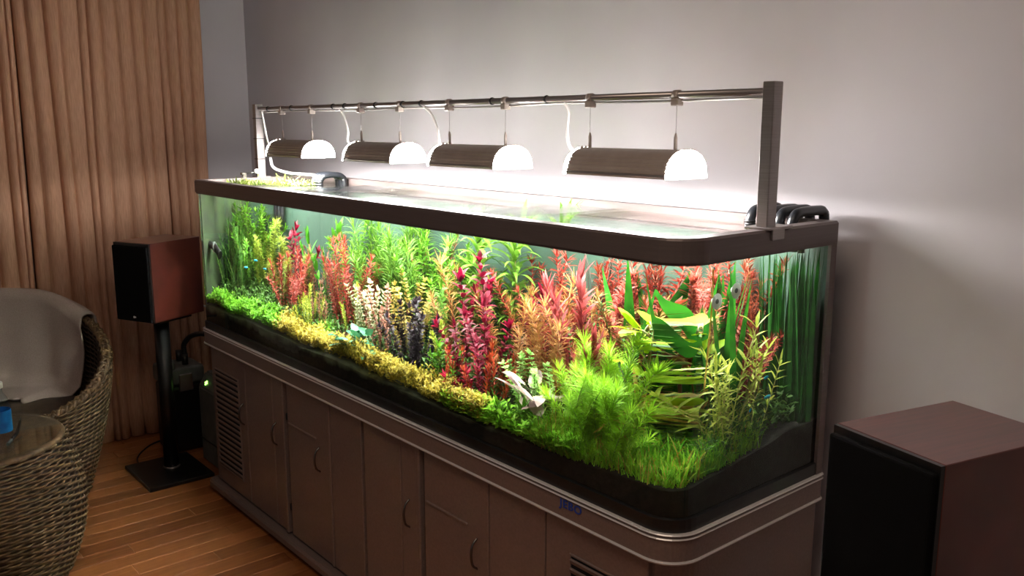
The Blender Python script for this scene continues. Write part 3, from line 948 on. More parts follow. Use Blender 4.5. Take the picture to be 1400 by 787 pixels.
def add_leaf(V, F, base, az, el, ln, w, droop, segs=3, shape='lance', roll=0.0):
    """one arched leaf blade as a strip of faces"""
    h = Vector((math.cos(az), math.sin(az), 0))
    side = Vector((-math.sin(az), math.cos(az), 0))
    p = Vector(base)
    i0 = len(V)
    e = el
    for k in range(segs + 1):
        t = k / segs
        ww = w * 0.5 * prof_w(t, shape)
        d = h * math.cos(e) + Vector((0, 0, math.sin(e)))
        up = -h * math.sin(e) + Vector((0, 0, math.cos(e)))
        s = side * math.cos(roll) + up * math.sin(roll)
        if k == segs:
            V.append(p.copy())
        else:
            V.append(p + s * max(ww, w * 0.08)); V.append(p - s * max(ww, w * 0.08))
        p = p + d * (ln / segs)
        e -= droop / segs
    for k in range(segs - 1):
        a = i0 + 2 * k
        F.append((a, a + 1, a + 3, a + 2))
    a = i0 + 2 * (segs - 1)
    F.append((a, a + 1, a + 2))

def mesh_from(name, V, F, m):
    me = bpy.data.meshes.new(name)
    me.from_pydata([tuple(v) for v in V], [], F)
    me.polygons.foreach_set('use_smooth', [True] * len(me.polygons))
    me.materials.append(m)
    return me

def S(c1, c2, stalk=(120, 140, 60), **k):
    d = dict(sp=0.014, per=6, len=0.025, w=0.004, el=30, droop=0.4, start=0.15, segs=2, shape='lance', single=False, jit=0.25, lean=0.16, crown=1.0, tr=0.42, tilt=22, k=1.0)
    d.update(k)
    d['mat'] = None
    d['c1'], d['c2'], d['st'] = lin(*c1), lin(*c2), lin(*stalk)
    return d
SPEC = {
    'leafy_green': S((150, 214, 52), (84, 166, 40), sp=0.015, per=4, len=0.036, w=0.011, el=25, start=0.2, segs=3, lean=0.3, k=1.0),
    'thin_dark': S((92, 158, 52), (46, 104, 40), sp=0.012, per=5, len=0.045, w=0.004, el=40, start=0.05, lean=0.3, k=1.2),
    'fluffy_yellow': S((206, 220, 92), (164, 194, 56), sp=0.006, per=15, len=0.032, w=0.0030, el=15, start=0.35, crown=1.25, lean=0.3, k=1.1),
    'olive_fluffy': S((186, 166, 84), (160, 112, 62), sp=0.008, per=12, len=0.030, w=0.0030, el=25, start=0.2, lean=0.3, k=1.2),
    'crimson': S((206, 24, 72), (96, 10, 40), (120, 40, 50), sp=0.019, per=4, len=0.042, w=0.015, el=38, droop=0.9, start=0.12, segs=4, single=True, lean=0.2),
    'brown_thin': S((196, 150, 116), (150, 88, 70), (150, 90, 70), sp=0.014, per=5, len=0.024, w=0.005, el=40, lean=0.3, k=1.3),
    'coral': S((232, 104, 84), (190, 60, 50), (190, 90, 70), sp=0.013, per=7, len=0.034, w=0.0058, el=32, droop=0.6, start=0.1, lean=0.35, tilt=30, segs=3, k=0.95),
    'russet': S((196, 96, 62), (140, 58, 36), (140, 70, 50), sp=0.013, per=7, len=0.034, w=0.0055, el=32, start=0.05, lean=0.35, tilt=26),
    'broad_green': S((120, 206, 60), (76, 166, 42), sp=0.034, per=2, len=0.062, w=0.024, el=58, droop=0.4, start=0.3, segs=4, single=True),
    'needle_green': S((156, 214, 60), (96, 172, 42), sp=0.012, per=7, len=0.066, w=0.0042, el=50, droop=1.1, start=0.0, segs=3, lean=0.35, tilt=26, k=0.75),
    'octopus': S((186, 230, 90), (112, 194, 50), (120, 110, 60), sp=0.024, per=8, len=0.115, w=0.014, el=42, droop=1.2, start=0.1, segs=6, single=True, lean=0.06, k=0.85),
    'tan': S((226, 172, 100), (190, 128, 66), (170, 100, 60), sp=0.016, per=11, len=0.044, w=0.0044, el=26, droop=0.25, start=0.2, lean=0.3, tilt=28, k=1.2),
    'pink_spiky': S((240, 120, 116), (200, 70, 78), (190, 80, 80), sp=0.018, per=4, len=0.062, w=0.012, el=55, droop=0.3, start=0.05, segs=4, single=True, lean=0.2, k=0.8),
    'yellow_column': S((206, 214, 88), (168, 182, 56), sp=0.009, per=6, len=0.020, w=0.0065, el=45, lean=0.25, k=1.5),
    'pale_round': S((226, 226, 196), (186, 186, 138), sp=0.012, per=4, len=0.020, w=0.014, el=25, shape='round', lean=0.3, tilt=28, k=1.7),
    'pinkish_round': S((210, 160, 136), (166, 106, 86), (150, 90, 80), sp=0.012, per=4, len=0.019, w=0.013, el=25, shape='round', lean=0.3, tilt=28, k=1.6),
    'cream_round': S((232, 216, 132), (206, 180, 92), sp=0.011, per=5, len=0.021, w=0.012, el=25, shape='round', lean=0.3, tilt=28, k=1.7),
    'purple_round': S((92, 72, 84), (42, 32, 42), (60, 40, 46), sp=0.012, per=5, len=0.024, w=0.016, el=20, shape='round', lean=0.3, tilt=28, k=0.9),
    'white_round': S((206, 238, 160), (140, 210, 90), sp=0.010, per=5, len=0.016, w=0.012, el=15, shape='round', lean=0.3, tilt=30, k=1.9),
    'tuft': S((146, 218, 60), (84, 176, 42), shape='grass', sp=1.0, per=9, len=1.0, w=0.0034, el=78, droop=0.7, segs=4, start=0.0, k=1.5),
    'bronze_low': S((120, 92, 70), (74, 60, 48), sp=0.014, per=4, len=0.034, w=0.014, el=20, shape='round', k=1.4),
    'orange_low': S((226, 104, 60), (190, 72, 46), (170, 80, 50), sp=0.012, per=5, len=0.034, w=0.006, el=48, start=0.1, segs=3, lean=0.3, k=1.4),
    'magenta_low': S((226, 50, 86), (180, 30, 66), (150, 60, 60), sp=0.012, per=6, len=0.026, w=0.010, el=30, segs=3, k=1.5),
    'feathery': S((182, 222, 58), (138, 196, 42), sp=0.008, per=17, len=0.044, w=0.0026, el=32, droop=0.15, start=0.05, lean=0.3, tilt=24, k=1.75),
    'rotala': S((150, 200, 120), (100, 160, 80), (150, 120, 80), sp=0.012, per=3, len=0.012, w=0.010, el=15, shape='round', start=0.2),
    'reddish_stems': S((190, 130, 100), (130, 80, 56), (120, 70, 46), sp=0.028, per=2, len=0.018, w=0.008, el=30),
    'hygro': S((214, 214, 96), (150, 178, 58), (170, 160, 90), sp=0.020, per=3, len=0.050, w=0.0085, el=28, droop=0.5, start=0.08, segs=3, single=True, lean=0.2, k=1.6),
    'tan_flat': S((226, 200, 110), (200, 140, 64), (170, 90, 50), sp=0.016, per=4, len=0.085, w=0.012, el=10, droop=0.3, start=0.1, segs=4, single=True, k=1.5),
}
for k_, d_ in SPEC.items():
    d_['mat'] = leaf_mat('leaf_' + k_, d_['c1'], d_['c2'], trans=d_['tr'], k=d_['k'])
    d_['smat'] = mat('stalk_' + k_, d_['st'], rough=0.6)

def stem_variant(sp, h, seed):
    rg = random.Random(seed)
    lx, ly = rg.uniform(-1, 1) * sp['lean'], rg.uniform(-1, 1) * sp['lean']
    def axis(t):
        return Vector((lx * h * t * t, ly * h * t * t, h * t))
    stalk = None
    grass = sp['shape'] == 'grass'
    if not grass:
        b_ = tube(BM(), [axis(k / 5) for k in range(6)], [0.0016] * 5 + [0.0010], 5)
        stalk = bpy.data.meshes.new('stem'); b_.to_mesh(stalk); b_.free(); stalk.materials.append(sp['smat'])
    V, F, leaves = [], [], []
    if grass:
        for q in range(sp['per']):
            add_leaf(V, F, (rg.uniform(-.012, .012), rg.uniform(-.012, .012), 0), rg.uniform(0, 6.28), R(sp['el']) * rg.uniform(0.8, 1.1), h * rg.uniform(0.8, 1.25), sp['w'], sp['droop'] * rg.uniform(0.5, 1.5), sp['segs'], 'grass')
    else:
        n = max(3, int(h * (1 - sp['start']) / sp['sp']))
        for i in range(n + 1):
            t = sp['start'] + (1 - sp['start']) * i / n
            off = rg.uniform(0, 6.28)
            per = sp['per'] + (sp['per'] // 2 if i == n else 0)
            k = (0.62 + 0.50 * t) * (1 + (sp['crown'] - 1) * t)
            for q in range(per):
                az = off + 2 * math.pi * q / per + rg.uniform(-sp['jit'], sp['jit'])
                el = R(sp['el']) + rg.uniform(-0.3, 0.3) + (rg.uniform(0.0, 0.8) if i == n else 0.0)
                ln = sp['len'] * k * rg.uniform(0.8, 1.15)
                if sp['single']:
                    leaves.append((axis(t), az, el, ln))
                else:
                    add_leaf(V, F, axis(t), az, el, ln, sp['w'] * rg.uniform(0.85, 1.15), sp['droop'], sp['segs'], sp['shape'], rg.uniform(-0.4, 0.4))
    fol = mesh_from('foliage', V, F, sp['mat']) if V else None
    return stalk, fol, leaves, (lx * h, ly * h)

def single_leaf_mesh(sp, droop_k=1.0):
    V, F = [], []
    add_leaf(V, F, (0, 0, 0), 0, 0, 1.0, sp['w'] / sp['len'], sp['droop'] * droop_k, sp['segs'], sp['shape'])
    return mesh_from('leaf', V, F, sp['mat'])

XMIN, XMAX, YMIN, YMAX = 0.05, 2.345, 0.045, 0.485
def plant(key, x, y, h, spread, n, label, idx):
    sp = SPEC[key]
    rg = random.Random(1000 + idx)
    x = min(max(x, XMIN + spread * 0.6), XMAX - spread * 0.4); y = min(max(y, YMIN), YMAX)
    names = {'tuft': 'grass_tuft', 'feathery': 'feathery_plant', 'fluffy_yellow': 'feathery_plant', 'broad_green': 'broadleaf_plant'}
    t = thing(names.get(key, 'stem_plant'), label, 'plant', (x, y, soil_z(x, y) - 0.004), 0, 'plants in the aquarium')
    h = min(max(h, 0.04), WL - 0.006 - (0.0 if sp['shape'] == 'grass' else min(sp['len'] * 0.6, 0.05)) - t.location.z)
    var = [stem_variant(sp, h, 50 * idx + q) for q in range(3)]
    lean3 = [v_[3] for v_ in var]
    lm = [single_leaf_mesh(sp, k) for k in (0.7, 1.0, 1.35)] if sp['single'] else None
    for i in range(n):
        stalk, fol, leaves, _ = var[i % 3]
        a = i * 2.39996 + rg.uniform(-0.3, 0.3)
        rad = spread * math.sqrt((i + 0.3) / n)
        px, py = rad * math.cos(a), rad * math.sin(a) * 0.8
        px = min(max(px, XMIN - x), XMAX - x); py = min(max(py, YMIN - 0.01 - y), YMAX + 0.01 - y)
        sc = (1.0 if i == 0 else rg.uniform(0.66, 1.0)) * (1 - 0.12 * (rad / max(spread, 1e-3)) ** 2)
        dz = soil_z(x + px, y + py) - soil_z(x, y)
        rz = rg.uniform(0, 6.28)
        tl = R(sp['tilt']) * (rad / max(spread, 1e-3)) * rg.uniform(0.5, 1.2)
        rot = (Matrix.Rotation(tl, 3, Vector((-math.sin(a), math.cos(a), 0))) @ Matrix.Rotation(rz, 3, 'Z')).to_euler()
        if sp['shape'] != 'grass':      # keep every tip inside the glass
            mg = min(sp['len'] * 0.75, 0.045)
            lx, ly = lean3[i % 3]
            tip = rot.to_matrix() @ Vector((lx, ly, h)) * sc
            px += max(0.0, 0.016 + mg - (x + px + min(0.0, tip.x))) - max(0.0, (x + px + max(0.0, tip.x)) - (2.384 - mg))
            py += max(0.0, 0.016 + mg - (y + py + min(0.0, tip.y))) - max(0.0, (y + py + max(0.0, tip.y)) - (0.512 - mg))
            dz = soil_z(x + px, y + py) - soil_z(x, y)
        if stalk is not None:
            so = obj('stem', stalk, None, t, (px, py, dz), rot, sc)
            if fol is not None:
                fo = obj('foliage', fol, None, so); fo['kind'] = 'stuff'
            for (p, az, el, ln) in leaves:
                obj('leaf', rg.choice(lm), None, so, p, (rg.uniform(-0.3, 0.3), -el, az), ln)
        else:
            fo = obj('blades', fol, None, t, (px, py, dz), (0, 0, rz), sc); fo['kind'] = 'stuff'
    return t

PLANTS = [
    ('leafy_green', 0.137, 0.420, 0.385, 0.100, 18, 'bright green leafy stem plant reaching the rim beside the black filter outlet'),
    ('thin_dark', 0.013, 0.260, 0.305, 0.100, 20, 'deep green thin-leaved stem plant at the curtain end of the tank'),
    ('fluffy_yellow', 0.329, 0.340, 0.320, 0.070, 7, 'yellow-green fluffy plant with three round plume tops'),
    ('fluffy_yellow', 0.506, 0.300, 0.256, 0.070, 5, 'smaller yellow-green fluffy plant beneath the round plume tops'),
    ('crimson', 0.514, 0.420, 0.282, 0.035, 4, 'thin crimson stem plant beside the yellow-green plumes'),
    ('brown_thin', 0.626, 0.400, 0.261, 0.060, 12, 'brownish red thin-leaved plant behind the upright green broadleaf'),
    ('coral', 0.585, 0.240, 0.241, 0.060, 13, 'salmon red bush in front of the yellow-green plumes'),
    ('broad_green', 0.708, 0.400, 0.312, 0.060, 5, 'upright broad-leaved green plant beside the coral red bush'),
    ('coral', 0.930, 0.300, 0.308, 0.075, 18, 'full coral red bush between the upright broadleaf and the arching needle-leaved bush'),
    ('leafy_green', -0.150, 0.400, 0.337, 0.080, 12, 'green leafy stem plant rising behind the thin-leaved one'),
    ('needle_green', 1.193, 0.440, 0.362, 0.070, 10, 'lower needle-leaved green bush above the creamy yellow one'),
    ('leafy_green', 0.780, 0.480, 0.342, 0.060, 6, 'green leafy stem plant behind the coral red bush'),
    ('needle_green', 1.017, 0.450, 0.367, 0.080, 16, 'tall needle-leaved green bush arching under the rim'),
    ('needle_green', 1.141, 0.450, 0.376, 0.070, 14, 'fine grassy green bush beside the tall arching one'),
    ('leafy_green', 1.367, 0.360, 0.358, 0.070, 12, 'olive green leafy bush above the dark purple plant'),
    ('brown_thin', 1.233, 0.480, 0.359, 0.060, 7, 'pinkish brown stems rising behind the olive green bush'),
    ('octopus', 1.470, 0.400, 0.366, 0.030, 2, 'green plant with long drooping whorled leaves beside the tank centre'),
    ('octopus', 1.588, 0.440, 0.375, 0.030, 2, 'tall green palm-like plant with long drooping leaves above the tan bush'),
    ('tan', 1.449, 0.320, 0.315, 0.025, 4, 'narrow orange-brown column of leaves beside the dark red plant'),
    ('crimson', 1.673, 0.200, 0.370, 0.028, 4, 'tall dark wine red stem plant with broad pointed leaves'),
    ('crimson', 1.583, 0.200, 0.302, 0.028, 3, 'shorter dark wine red plant leaning against the tall one'),
    ('crimson', 1.712, 0.130, 0.267, 0.040, 5, 'low dark red plant at the foot of the tall wine red stems'),
    ('tan', 1.765, 0.260, 0.289, 0.070, 9, 'orange-tan bush of starry whorls beside the wine red plant'),
    ('tan', 1.797, 0.340, 0.317, 0.060, 7, 'tall orange-tan starry bush under the palm-like plant'),
    ('tan', 1.938, 0.200, 0.275, 0.050, 7, 'low orange-tan starry clump beside the pink spiky plant'),
    ('pink_spiky', 1.985, 0.250, 0.334, 0.030, 4, 'pink plant with long spiky upright leaves'),
    ('pink_spiky', 2.033, 0.150, 0.215, 0.030, 2, 'small bright pink plant at the foot of the spiky one'),
    ('olive_fluffy', 2.067, 0.300, 0.309, 0.060, 8, 'olive brown feathery bush behind the bright green feathery one'),
    ('coral', 1.983, 0.400, 0.346, 0.060, 10, 'fine coral red bush by the dark twigs'),
    ('coral', 2.063, 0.420, 0.369, 0.080, 14, 'dense coral red thicket below the rim at the rounded corner'),
    ('coral', 1.780, 0.440, 0.355, 0.080, 14, 'coral red thicket behind the dark green sword leaves'),
    ('coral', 1.957, 0.450, 0.362, 0.060, 12, 'coral red thicket behind the white suction cups'),
    ('russet', 2.083, 0.440, 0.373, 0.050, 14, 'russet thicket beside the ribbon leaves'),
    ('yellow_column', 1.000, 0.220, 0.201, 0.025, 3, 'slim yellow-green column in front of the coral red bush'),
    ('yellow_column', 0.768, 0.160, 0.160, 0.050, 11, 'yellow-green stem cluster above the golden carpet'),
    ('yellow_column', 0.684, 0.140, 0.070, 0.030, 3, 'short yellow-green stems beside the bright green mound'),
    ('brown_thin', 0.832, 0.200, 0.165, 0.050, 11, 'pale brown stems beside the yellow-green stem cluster'),
    ('pale_round', 1.108, 0.220, 0.238, 0.050, 11, 'pale whitish green bush of small round leaves'),
    ('pinkish_round', 1.204, 0.200, 0.243, 0.045, 11, 'pinkish brown bush of small round leaves'),
    ('cream_round', 1.312, 0.240, 0.265, 0.060, 15, 'creamy yellow bush above the dark purple plant'),
    ('purple_round', 1.388, 0.160, 0.234, 0.050, 14, 'dark purple bush of small round leaves'),
    ('yellow_column', 1.521, 0.170, 0.175, 0.030, 4, 'olive yellow stems beside the dark purple bush'),
    ('tuft', 0.420, 0.160, 0.090, 0.040, 14, 'bright green grassy tuft above the moss mound'),
    ('tuft', 0.903, 0.140, 0.105, 0.040, 12, 'short bright green grass tuft behind the golden carpet'),
    ('tuft', 1.766, 0.060, 0.056, 0.050, 16, 'fine green grass tuft beside the pale broad leaves'),
    ('bronze_low', 1.031, 0.120, 0.060, 0.050, 7, 'dark bronze leaves beside the blue-green broadleaf'),
    ('leafy_green', 1.532, 0.120, 0.126, 0.050, 7, 'low green leafy plant beneath the dark purple bush'),
    ('orange_low', 1.745, 0.130, 0.157, 0.050, 8, 'orange-red low plant in front of the tan bush'),
    ('orange_low', 1.568, 0.150, 0.111, 0.040, 6, 'reddish low stems between the purple and wine red plants'),
    ('magenta_low', 1.649, 0.090, 0.092, 0.030, 5, 'small magenta rosette beside the golden carpet'),
    ('white_round', 1.901, 0.150, 0.172, 0.060, 18, 'bright mint green mound of tiny round leaves'),
    ('leafy_green', 1.891, 0.050, 0.075, 0.050, 9, 'small leafy green plant on the soil in front of the pale broad leaves'),
    ('feathery', 2.080, 0.110, 0.225, 0.050, 12, 'tall bright green feathery bush'),
    ('feathery', 2.155, 0.120, 0.250, 0.050, 12, 'bright green feathery bush touching the reddish stems'),
    ('feathery', 2.156, 0.060, 0.164, 0.070, 14, 'low bright green feathery bush at the front glass'),
    ('rotala', 2.177, 0.220, 0.295, 0.020, 3, 'slender stems with tiny round green leaves'),
    ('rotala', 1.972, 0.240, 0.308, 0.020, 3, 'tall slender stem with tiny round leaves beside the yellow-green slab of leaves'),
    ('reddish_stems', 2.135, 0.260, 0.261, 0.025, 5, 'reddish brown bare stems beside the feathery bush'),
    ('hygro', 2.348, 0.220, 0.279, 0.030, 8, 'yellow-green willow-leaved stem plant behind the side glass'),
    ('hygro', 2.322, 0.225, 0.200, 0.040, 8, 'shorter yellow-green willow-leaved plant at the rounded corner'),
    ('hygro', 2.294, 0.320, 0.220, 0.030, 4, 'thin willow-leaved stems beside the ribbon leaves'),
    ('tan_flat', 2.171, 0.160, 0.125, 0.040, 4, 'golden brown plant with long level leaves'),
    ('tuft', 2.257, 0.100, 0.105, 0.050, 14, 'grass tuft at the foot of the reddish stems'),
    ('tuft', 2.317, 0.140, 0.094, 0.060, 18, 'yellow-green grass tuft inside the rounded corner'),
]
for i_, row in enumerate(PLANTS):
    plant(*row, i_)

def leaf_rosette(name, label, x, y, z, m, leaves, w_ratio, shape, droop, segs=6, petiole=0.0, pm=None):
    t = thing(name, label, 'plant', (x, y, z), 0, 'plants in the aquarium')
    for (az, el, ln, w, dr, off) in leaves:
        V, F = [], []
        add_leaf(V, F, (0, 0, 0), 0, 0, ln, w, dr, segs, shape)
        p = Vector(off)
        if petiole > 0:
            tip = p + Vector((math.cos(az) * math.cos(el), math.sin(az) * math.cos(el), math.sin(el) + 0.5)) * petiole
            obj('petiole', tube(BM(), [p, (p + tip) / 2 + Vector((0, 0, petiole * 0.1)), tip], 0.0018, 5), pm, t)
            p = tip
        obj('leaf', mesh_from('leaf', V, F, m), None, t, p, (rng.uniform(-0.25, 0.25), -el, az))
    return t

m_teal = leaf_mat('leaf_teal', lin(110, 200, 150), lin(40, 130, 84), trans=0.15, k=1.2)
m_mauve = leaf_mat('leaf_mauve', lin(212, 190, 186), lin(170, 140, 140), trans=0.25, k=1.7)
m_plum = leaf_mat('leaf_plum', lin(110, 60, 62), lin(80, 44, 48), trans=0.25)
m_sword = leaf_mat('leaf_sword', lin(70, 160, 44), lin(36, 108, 34), trans=0.35)
m_ribbon = leaf_mat('leaf_ribbon', lin(52, 128, 40), lin(26, 82, 30), trans=0.35)
m_yellow = leaf_mat('leaf_yellow', lin(214, 230, 40), lin(150, 206, 36), trans=0.45, k=1.5)
m_stalk = mat('petiole', lin(120, 130, 80), rough=0.6)
m_twig = mat('dark_twig', lin(52, 52, 40), lin(40, 40, 32), rough=0.8)
m_carpet = leaf_mat('leaf_golden', lin(206, 188, 82), lin(156, 142, 52), k=2.2)
m_moss = leaf_mat('leaf_moss', lin(160, 226, 62), lin(108, 190, 48), k=1.2)
m_leafy = leaf_mat('leaf_front', lin(176, 226, 76), lin(124, 190, 54), k=2.1)
m_grass = leaf_mat('leaf_grass', lin(160, 204, 56), lin(104, 172, 42), k=1.8)
m_straw = leaf_mat('leaf_straw', lin(206, 180, 84), lin(190, 140, 60), k=1.6)

def sz(x, y): return soil_z(x, y) - 0.003
rg = random.Random(77)
leaf_rosette('broadleaf_plant', 'low plant with broad blue-green leaves behind the golden carpet', 1.115, 0.10, sz(1.115, 0.10), m_teal,
             [(rg.uniform(0, 6.28), rg.uniform(0.1, 0.8), rg.uniform(0.05, 0.075), rg.uniform(0.032, 0.044), 0.6, (rg.uniform(-.075, .075), rg.uniform(-.03, .04), rg.uniform(0.0, 0.04))) for _ in range(22)], 0.5, 'round', 0.5, petiole=0.05, pm=m_stalk)
leaf_rosette('broadleaf_plant', 'plant with pale mauve broad leaves among green grass', 1.955, 0.068, sz(1.955, 0.068), m_mauve,
             [(rg.uniform(0, 6.28), rg.uniform(0.15, 0.9), rg.uniform(0.065, 0.10), rg.uniform(0.034, 0.046), 0.5, (rg.uniform(-.035, .03), rg.uniform(-.015, .02), rg.uniform(0.02, 0.10))) for _ in range(14)], 0.4, 'lance', 0.5, petiole=0.03, pm=m_stalk)
leaf_rosette('broadleaf_plant', 'small plum brown plant at the foot of the mauve leaves', 1.975, 0.06, sz(1.975, 0.06), m_plum,
             [(rg.uniform(0, 6.28), rg.uniform(0.2, 1.0), rg.uniform(0.025, 0.04), rg.uniform(0.010, 0.015), 0.4, (rg.uniform(-.03, .03), rg.uniform(-.02, .02), 0)) for _ in range(14)], 0.4, 'lance', 0.4, petiole=0.012, pm=m_stalk)
def up_leaves(n, az0, az1, el0, el1, l0, l1, w0, w1, dr, sx, sy):
    return [(R(rg.uniform(az0, az1)), R(rg.uniform(el0, el1)), rg.uniform(l0, l1), rg.uniform(w0, w1), dr * rg.uniform(0.3, 1.2), (rg.uniform(-sx, sx), rg.uniform(-sy, sy), 0)) for _ in range(n)]
leaf_rosette('sword_plant', 'sword plant with tall dark green pointed leaves near the rounded corner', 2.14, 0.30, sz(2.14, 0.30), m_sword, up_leaves(10, 0, 360, 74, 87, 0.36, 0.42, 0.030, 0.044, 0.12, 0.07, 0.04), 0.1, 'lance', 0.2, segs=9)
leaf_rosette('sword_plant', 'second sword plant with upright green leaves beside the suction cups', 2.285, 0.25, sz(2.285, 0.25), m_sword, up_leaves(6, 0, 360, 78, 88, 0.34, 0.43, 0.022, 0.034, 0.15, 0.03, 0.03), 0.1, 'lance', 0.2, segs=9)
leaf_rosette('broadleaf_plant', 'yellow-green broad-leaved plant glowing inside the rounded corner', 2.20, 0.20, sz(2.20, 0.20), m_yellow,
             [(R(rg.uniform(0, 360)), R(rg.uniform(5, 50)), rg.uniform(0.05, 0.08), rg.uniform(0.028, 0.040), 0.5, (rg.uniform(-.03, .03), rg.uniform(-.03, .03), rg.uniform(0.06, 0.27))) for _ in range(34)], 0.4, 'round', 0.5, petiole=0.02, pm=m_stalk)
for (vx, vy, n, lab) in ((2.20, 0.455, 20, 'ribbon-leaved green plant behind the russet thicket'), (2.285, 0.46, 26, 'dark green ribbon-leaved plant at the back of the side glass'), (2.345, 0.478, 30, 'dense ribbon-leaved plant in the tank back corner')):
    leaf_rosette('ribbon_plant', lab, vx, vy, sz(vx, vy), m_ribbon, up_leaves(n, 0, 360, 85, 89.5, 0.36, 0.41, 0.016, 0.026, 0.05, 0.03, 0.018), 0.05, 'grass', 0.1, segs=9)
# dark twigs
t = thing('driftwood_twig', 'thin dark branching twigs against the back panel', 'driftwood', (1.90, 0.44, sz(1.90, 0.44)))
for q in range(6):
    a = rg.uniform(0, 6.28)
    tp = Vector((math.cos(a) * 0.05, math.sin(a) * 0.02, rg.uniform(0.36, 0.41)))
    mid = Vector((math.cos(a + 1) * 0.02, math.sin(a + 1) * 0.01, 0.22))
    obj('branch', tube(BM(), curve_pts([(0, 0, 0), mid, mid * 0.4 + tp * 0.6 + Vector((0.012, 0, 0)), tp], 4), 0.0022, 5), m_twig, t)

# carpets: nobody could count these
def carpet(name, label, m, area, n, h0, h1, w, per, seed, cat='plant carpet', leafy=False):
    rg = random.Random(seed)
    V, F = [], []
    for _ in range(n):
        x_, y_, k = area(rg)
        z_ = soil_z(x_, y_) - 0.002
        h = rg.uniform(h0, h1) * k
        if leafy:
            st = Vector((rg.uniform(-0.3, 0.3), rg.uniform(-0.3, 0.3), 1)) * h
            for q in range(per):
                f = rg.uniform(0.35, 1.0)
                add_leaf(V, F, Vector((x_, y_, z_)) + st * f, rg.uniform(0, 6.28), rg.uniform(0.0, 0.9), w * 2.2 * rg.uniform(0.7, 1.2), w, 0.3, 2, 'round', rg.uniform(-0.5, 0.5))
        else:
            for q in range(per):
                add_leaf(V, F, (x_ + rg.uniform(-.004, .004), y_ + rg.uniform(-.004, .004), z_), rg.uniform(0, 6.28), R(rg.uniform(45, 88)), h * rg.uniform(0.7, 1.1), w, rg.uniform(0.1, 1.1), 4, 'grass')
    return tag(obj(name, mesh_from(name, V, F, m)), label, cat, kind='stuff')
def front_y(rg, x, y0, y1):
    # keep inside the rounded corner
    y = rg.uniform(y0, y1)
    if x > 2.315:
        d = x - 2.315
        y = max(y, 0.088 - math.sqrt(max(0.0, 0.056 ** 2 - min(d, 0.056) ** 2)))
    return y
def area_gold(rg):
    x = rg.uniform(0.62, 1.78)
    y = front_y(rg, x, 0.022, 0.022 + 0.10 * (1.0 if x < 1.5 else max(0.25, (1.85 - x) / 0.35)))
    return x, y, 0.75 + 0.5 * noise.noise(Vector((x * 9, y * 12, 4))) + 0.25
carpet('golden_carpet', 'golden yellow carpet plants along the front glass', m_carpet, area_gold, 2800, 0.030, 0.070, 0.0060, 10, 1, leafy=True)
def area_moss(rg):
    x = rg.uniform(0.03, 0.66); y = rg.uniform(0.022, 0.14)
    return x, y, 0.8 + 0.6 * noise.noise(Vector((x * 10, y * 12, 9))) + 0.2
carpet('moss_mound', 'bright green mossy mound at the curtain end of the front glass', m_moss, area_moss, 1700, 0.03, 0.06, 0.007, 9, 2, leafy=True)
def area_corner(rg):
    x = rg.uniform(1.98, 2.365); y = front_y(rg, x, 0.024, 0.30)
    if x < 2.12: y = 0.024 + (y - 0.024) * 0.35
    return x, y, 1.0 if y > 0.06 else 0.8
carpet('grass_carpet', 'long green grass filling the rounded corner', m_grass, area_corner, 1700, 0.05, 0.10, 0.0030, 3, 3)
carpet('straw_grass', 'straw coloured grass blades among the corner grass', m_straw, area_corner, 260, 0.06, 0.11, 0.0034, 2, 4)
def area_mid(rg):
    x = rg.uniform(1.62, 2.10); y = rg.uniform(0.022, 0.10)
    return x, y, 0.8
carpet('leafy_carpet', 'small bright green leaves covering soil before the mauve plant', m_leafy, area_mid, 1100, 0.022, 0.065, 0.009, 8, 5, leafy=True)
def area_back(rg):
    return rg.uniform(0.05, 2.36), rg.uniform(0.12, 0.49), 1.0
m_under = leaf_mat('leaf_undergrowth', lin(96, 140, 54), lin(58, 92, 40), k=1.6)
carpet('undergrowth', 'low dark green undergrowth between the plant stems', m_under, area_back, 3000, 0.03, 0.09, 0.010, 6, 6, leafy=True)
def area_float(rg):
    a = rg.random()
    return 0.05 + 0.24 * a, 0.14 + 0.20 * a + rg.uniform(-0.035, 0.05), 1.0
def floating():
    rg = random.Random(5); V, F = [], []
    for _ in range(420):
        x_, y_, k = area_float(rg)
        add_leaf(V, F, (x_, y_, WL + 0.002), rg.uniform(0, 6.28), rg.uniform(0.0, 1.4), rg.uniform(0.012, 0.034) + (0.03 if rg.random() < 0.08 else 0), 0.006, 0.5, 3, 'lance', rg.uniform(-.5, .5))
    return mesh_from('floating_plants', V, F, leaf_mat('leaf_floating', lin(176, 190, 90), lin(120, 150, 70)))
tag(obj('floating_plants', floating()), 'straggly green plants floating on the water by the black pipe bends', 'plant', kind='stuff')

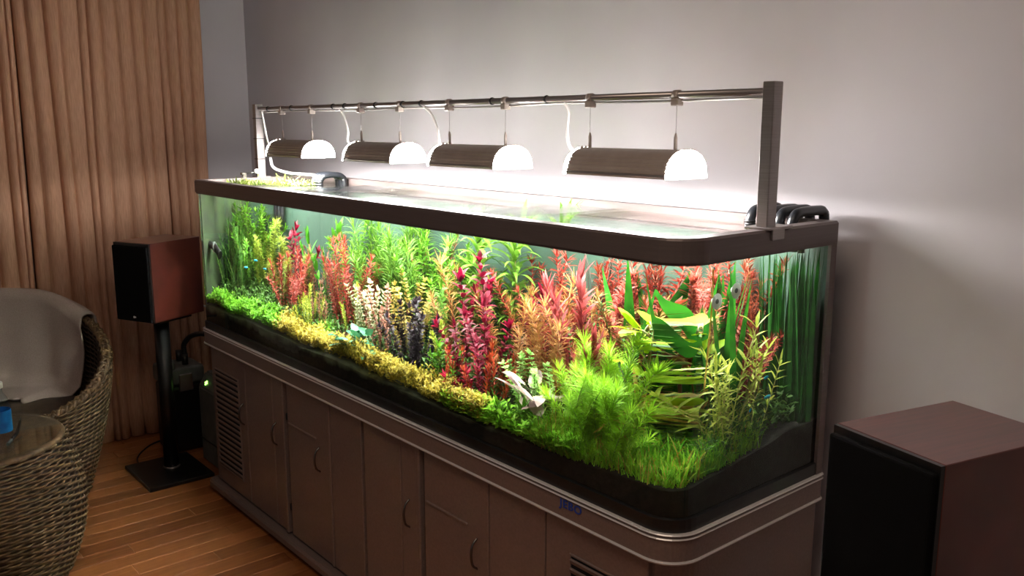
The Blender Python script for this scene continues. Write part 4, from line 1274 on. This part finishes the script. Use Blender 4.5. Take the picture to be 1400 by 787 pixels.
# suction cups and fish
for (cy, cz, lab) in ((0.123, 1.138, 'white round suction cup on the side glass'), (0.183, 1.152, 'higher white suction cup on the side glass')):
    t = thing('suction_cup', lab, 'suction cup', (2.372, cy, cz))
    obj('disc', lathe(BM(), [(0.016, 0.012), (0.014, 0.009), (0.006, 0.004), (0.005, -0.006)], 20), M['white'], t, (0, 0, 0), (0, R(90), 0))
    obj('hub', lathe(BM(), [(0.005, 0.0), (0.005, 0.0125)], 12), M['grey_plastic'], t, (0.0005, 0, 0), (0, R(90), 0))
cord('airline_tube', [(2.362, 0.123, 1.20), (2.364, 0.123, 1.138), (2.362, 0.118, 1.05), (2.360, 0.112, 0.96)], 0.0022, m_straw, 'thin yellow tube hanging below the suction cups', 'tube')
m_fish = mat('fish_blue', lin(30, 160, 186), lin(24, 110, 160), rough=0.25, scale=80)
m_fin = leaf_mat('fish_fin', lin(220, 120, 90), lin(190, 90, 70))
m_belly = mat('fish_belly', lin(200, 120, 90), lin(220, 200, 180), rough=0.4, scale=60)
def fish(x, y, z, az, label):
    t = thing('small_fish', label, 'fish', (x, y, z), az, 'neon fish')
    bm = BM()
    pr = [(-0.013, 0.0012, 0.0006), (-0.009, 0.0026, 0.0014), (-0.002, 0.0042, 0.0022), (0.005, 0.0040, 0.0022), (0.010, 0.0026, 0.0016), (0.013, 0.0008, 0.0006)]
    rings = [[bm.verts.new((px, ry * math.cos(6.2832 * k / 8), rz_ * math.sin(6.2832 * k / 8))) for k in range(8)] for px, rz_, ry in pr]
    for a, b_ in zip(rings, rings[1:]):
        for k in range(8):
            bm.faces.new((a[k], a[(k + 1) % 8], b_[(k + 1) % 8], b_[k])).smooth = True
    bm.faces.new(rings[0][::-1]); bm.faces.new(rings[-1])
    obj('body', bm, m_fish, t)
    V = [(-0.0125, 0, 0.0008), (-0.0125, 0, -0.0008), (-0.019, 0.0004, 0.0045), (-0.017, 0, 0), (-0.019, 0.0004, -0.0045)]
    obj('tail_fin', mesh_from('tail_fin', V, [(0, 1, 3), (0, 3, 2), (1, 4, 3)], m_fin), None, t)
    obj('dorsal_fin', mesh_from('dorsal_fin', [(0.002, 0, 0.0038), (-0.004, 0, 0.0034), (-0.005, 0, 0.0068)], [(0, 1, 2)], m_fin), None, t)
for (fx, fy, fz, fa, lab) in ((2.355, 0.325, 0.945, 1.9, 'tiny cyan fish in the dark water beside the ribbon leaves'),
                              (2.352, 0.335, 0.90, 1.6, 'tiny cyan fish low beside the ribbon leaves'),
                              (2.36, 0.27, 0.885, 2.2, 'tiny cyan fish beneath the willow-leaved plant'),
                              (0.33, 0.22, 0.98, 0.4, 'tiny blue fish under the yellow-green plumes'),
                              (0.42, 0.20, 0.96, 0.1, 'tiny blue fish beside the salmon red bush'),
                              (0.28, 0.18, 0.95, 0.7, 'tiny blue fish above the mossy mound')):
    fish(fx, fy, fz, fa, lab)
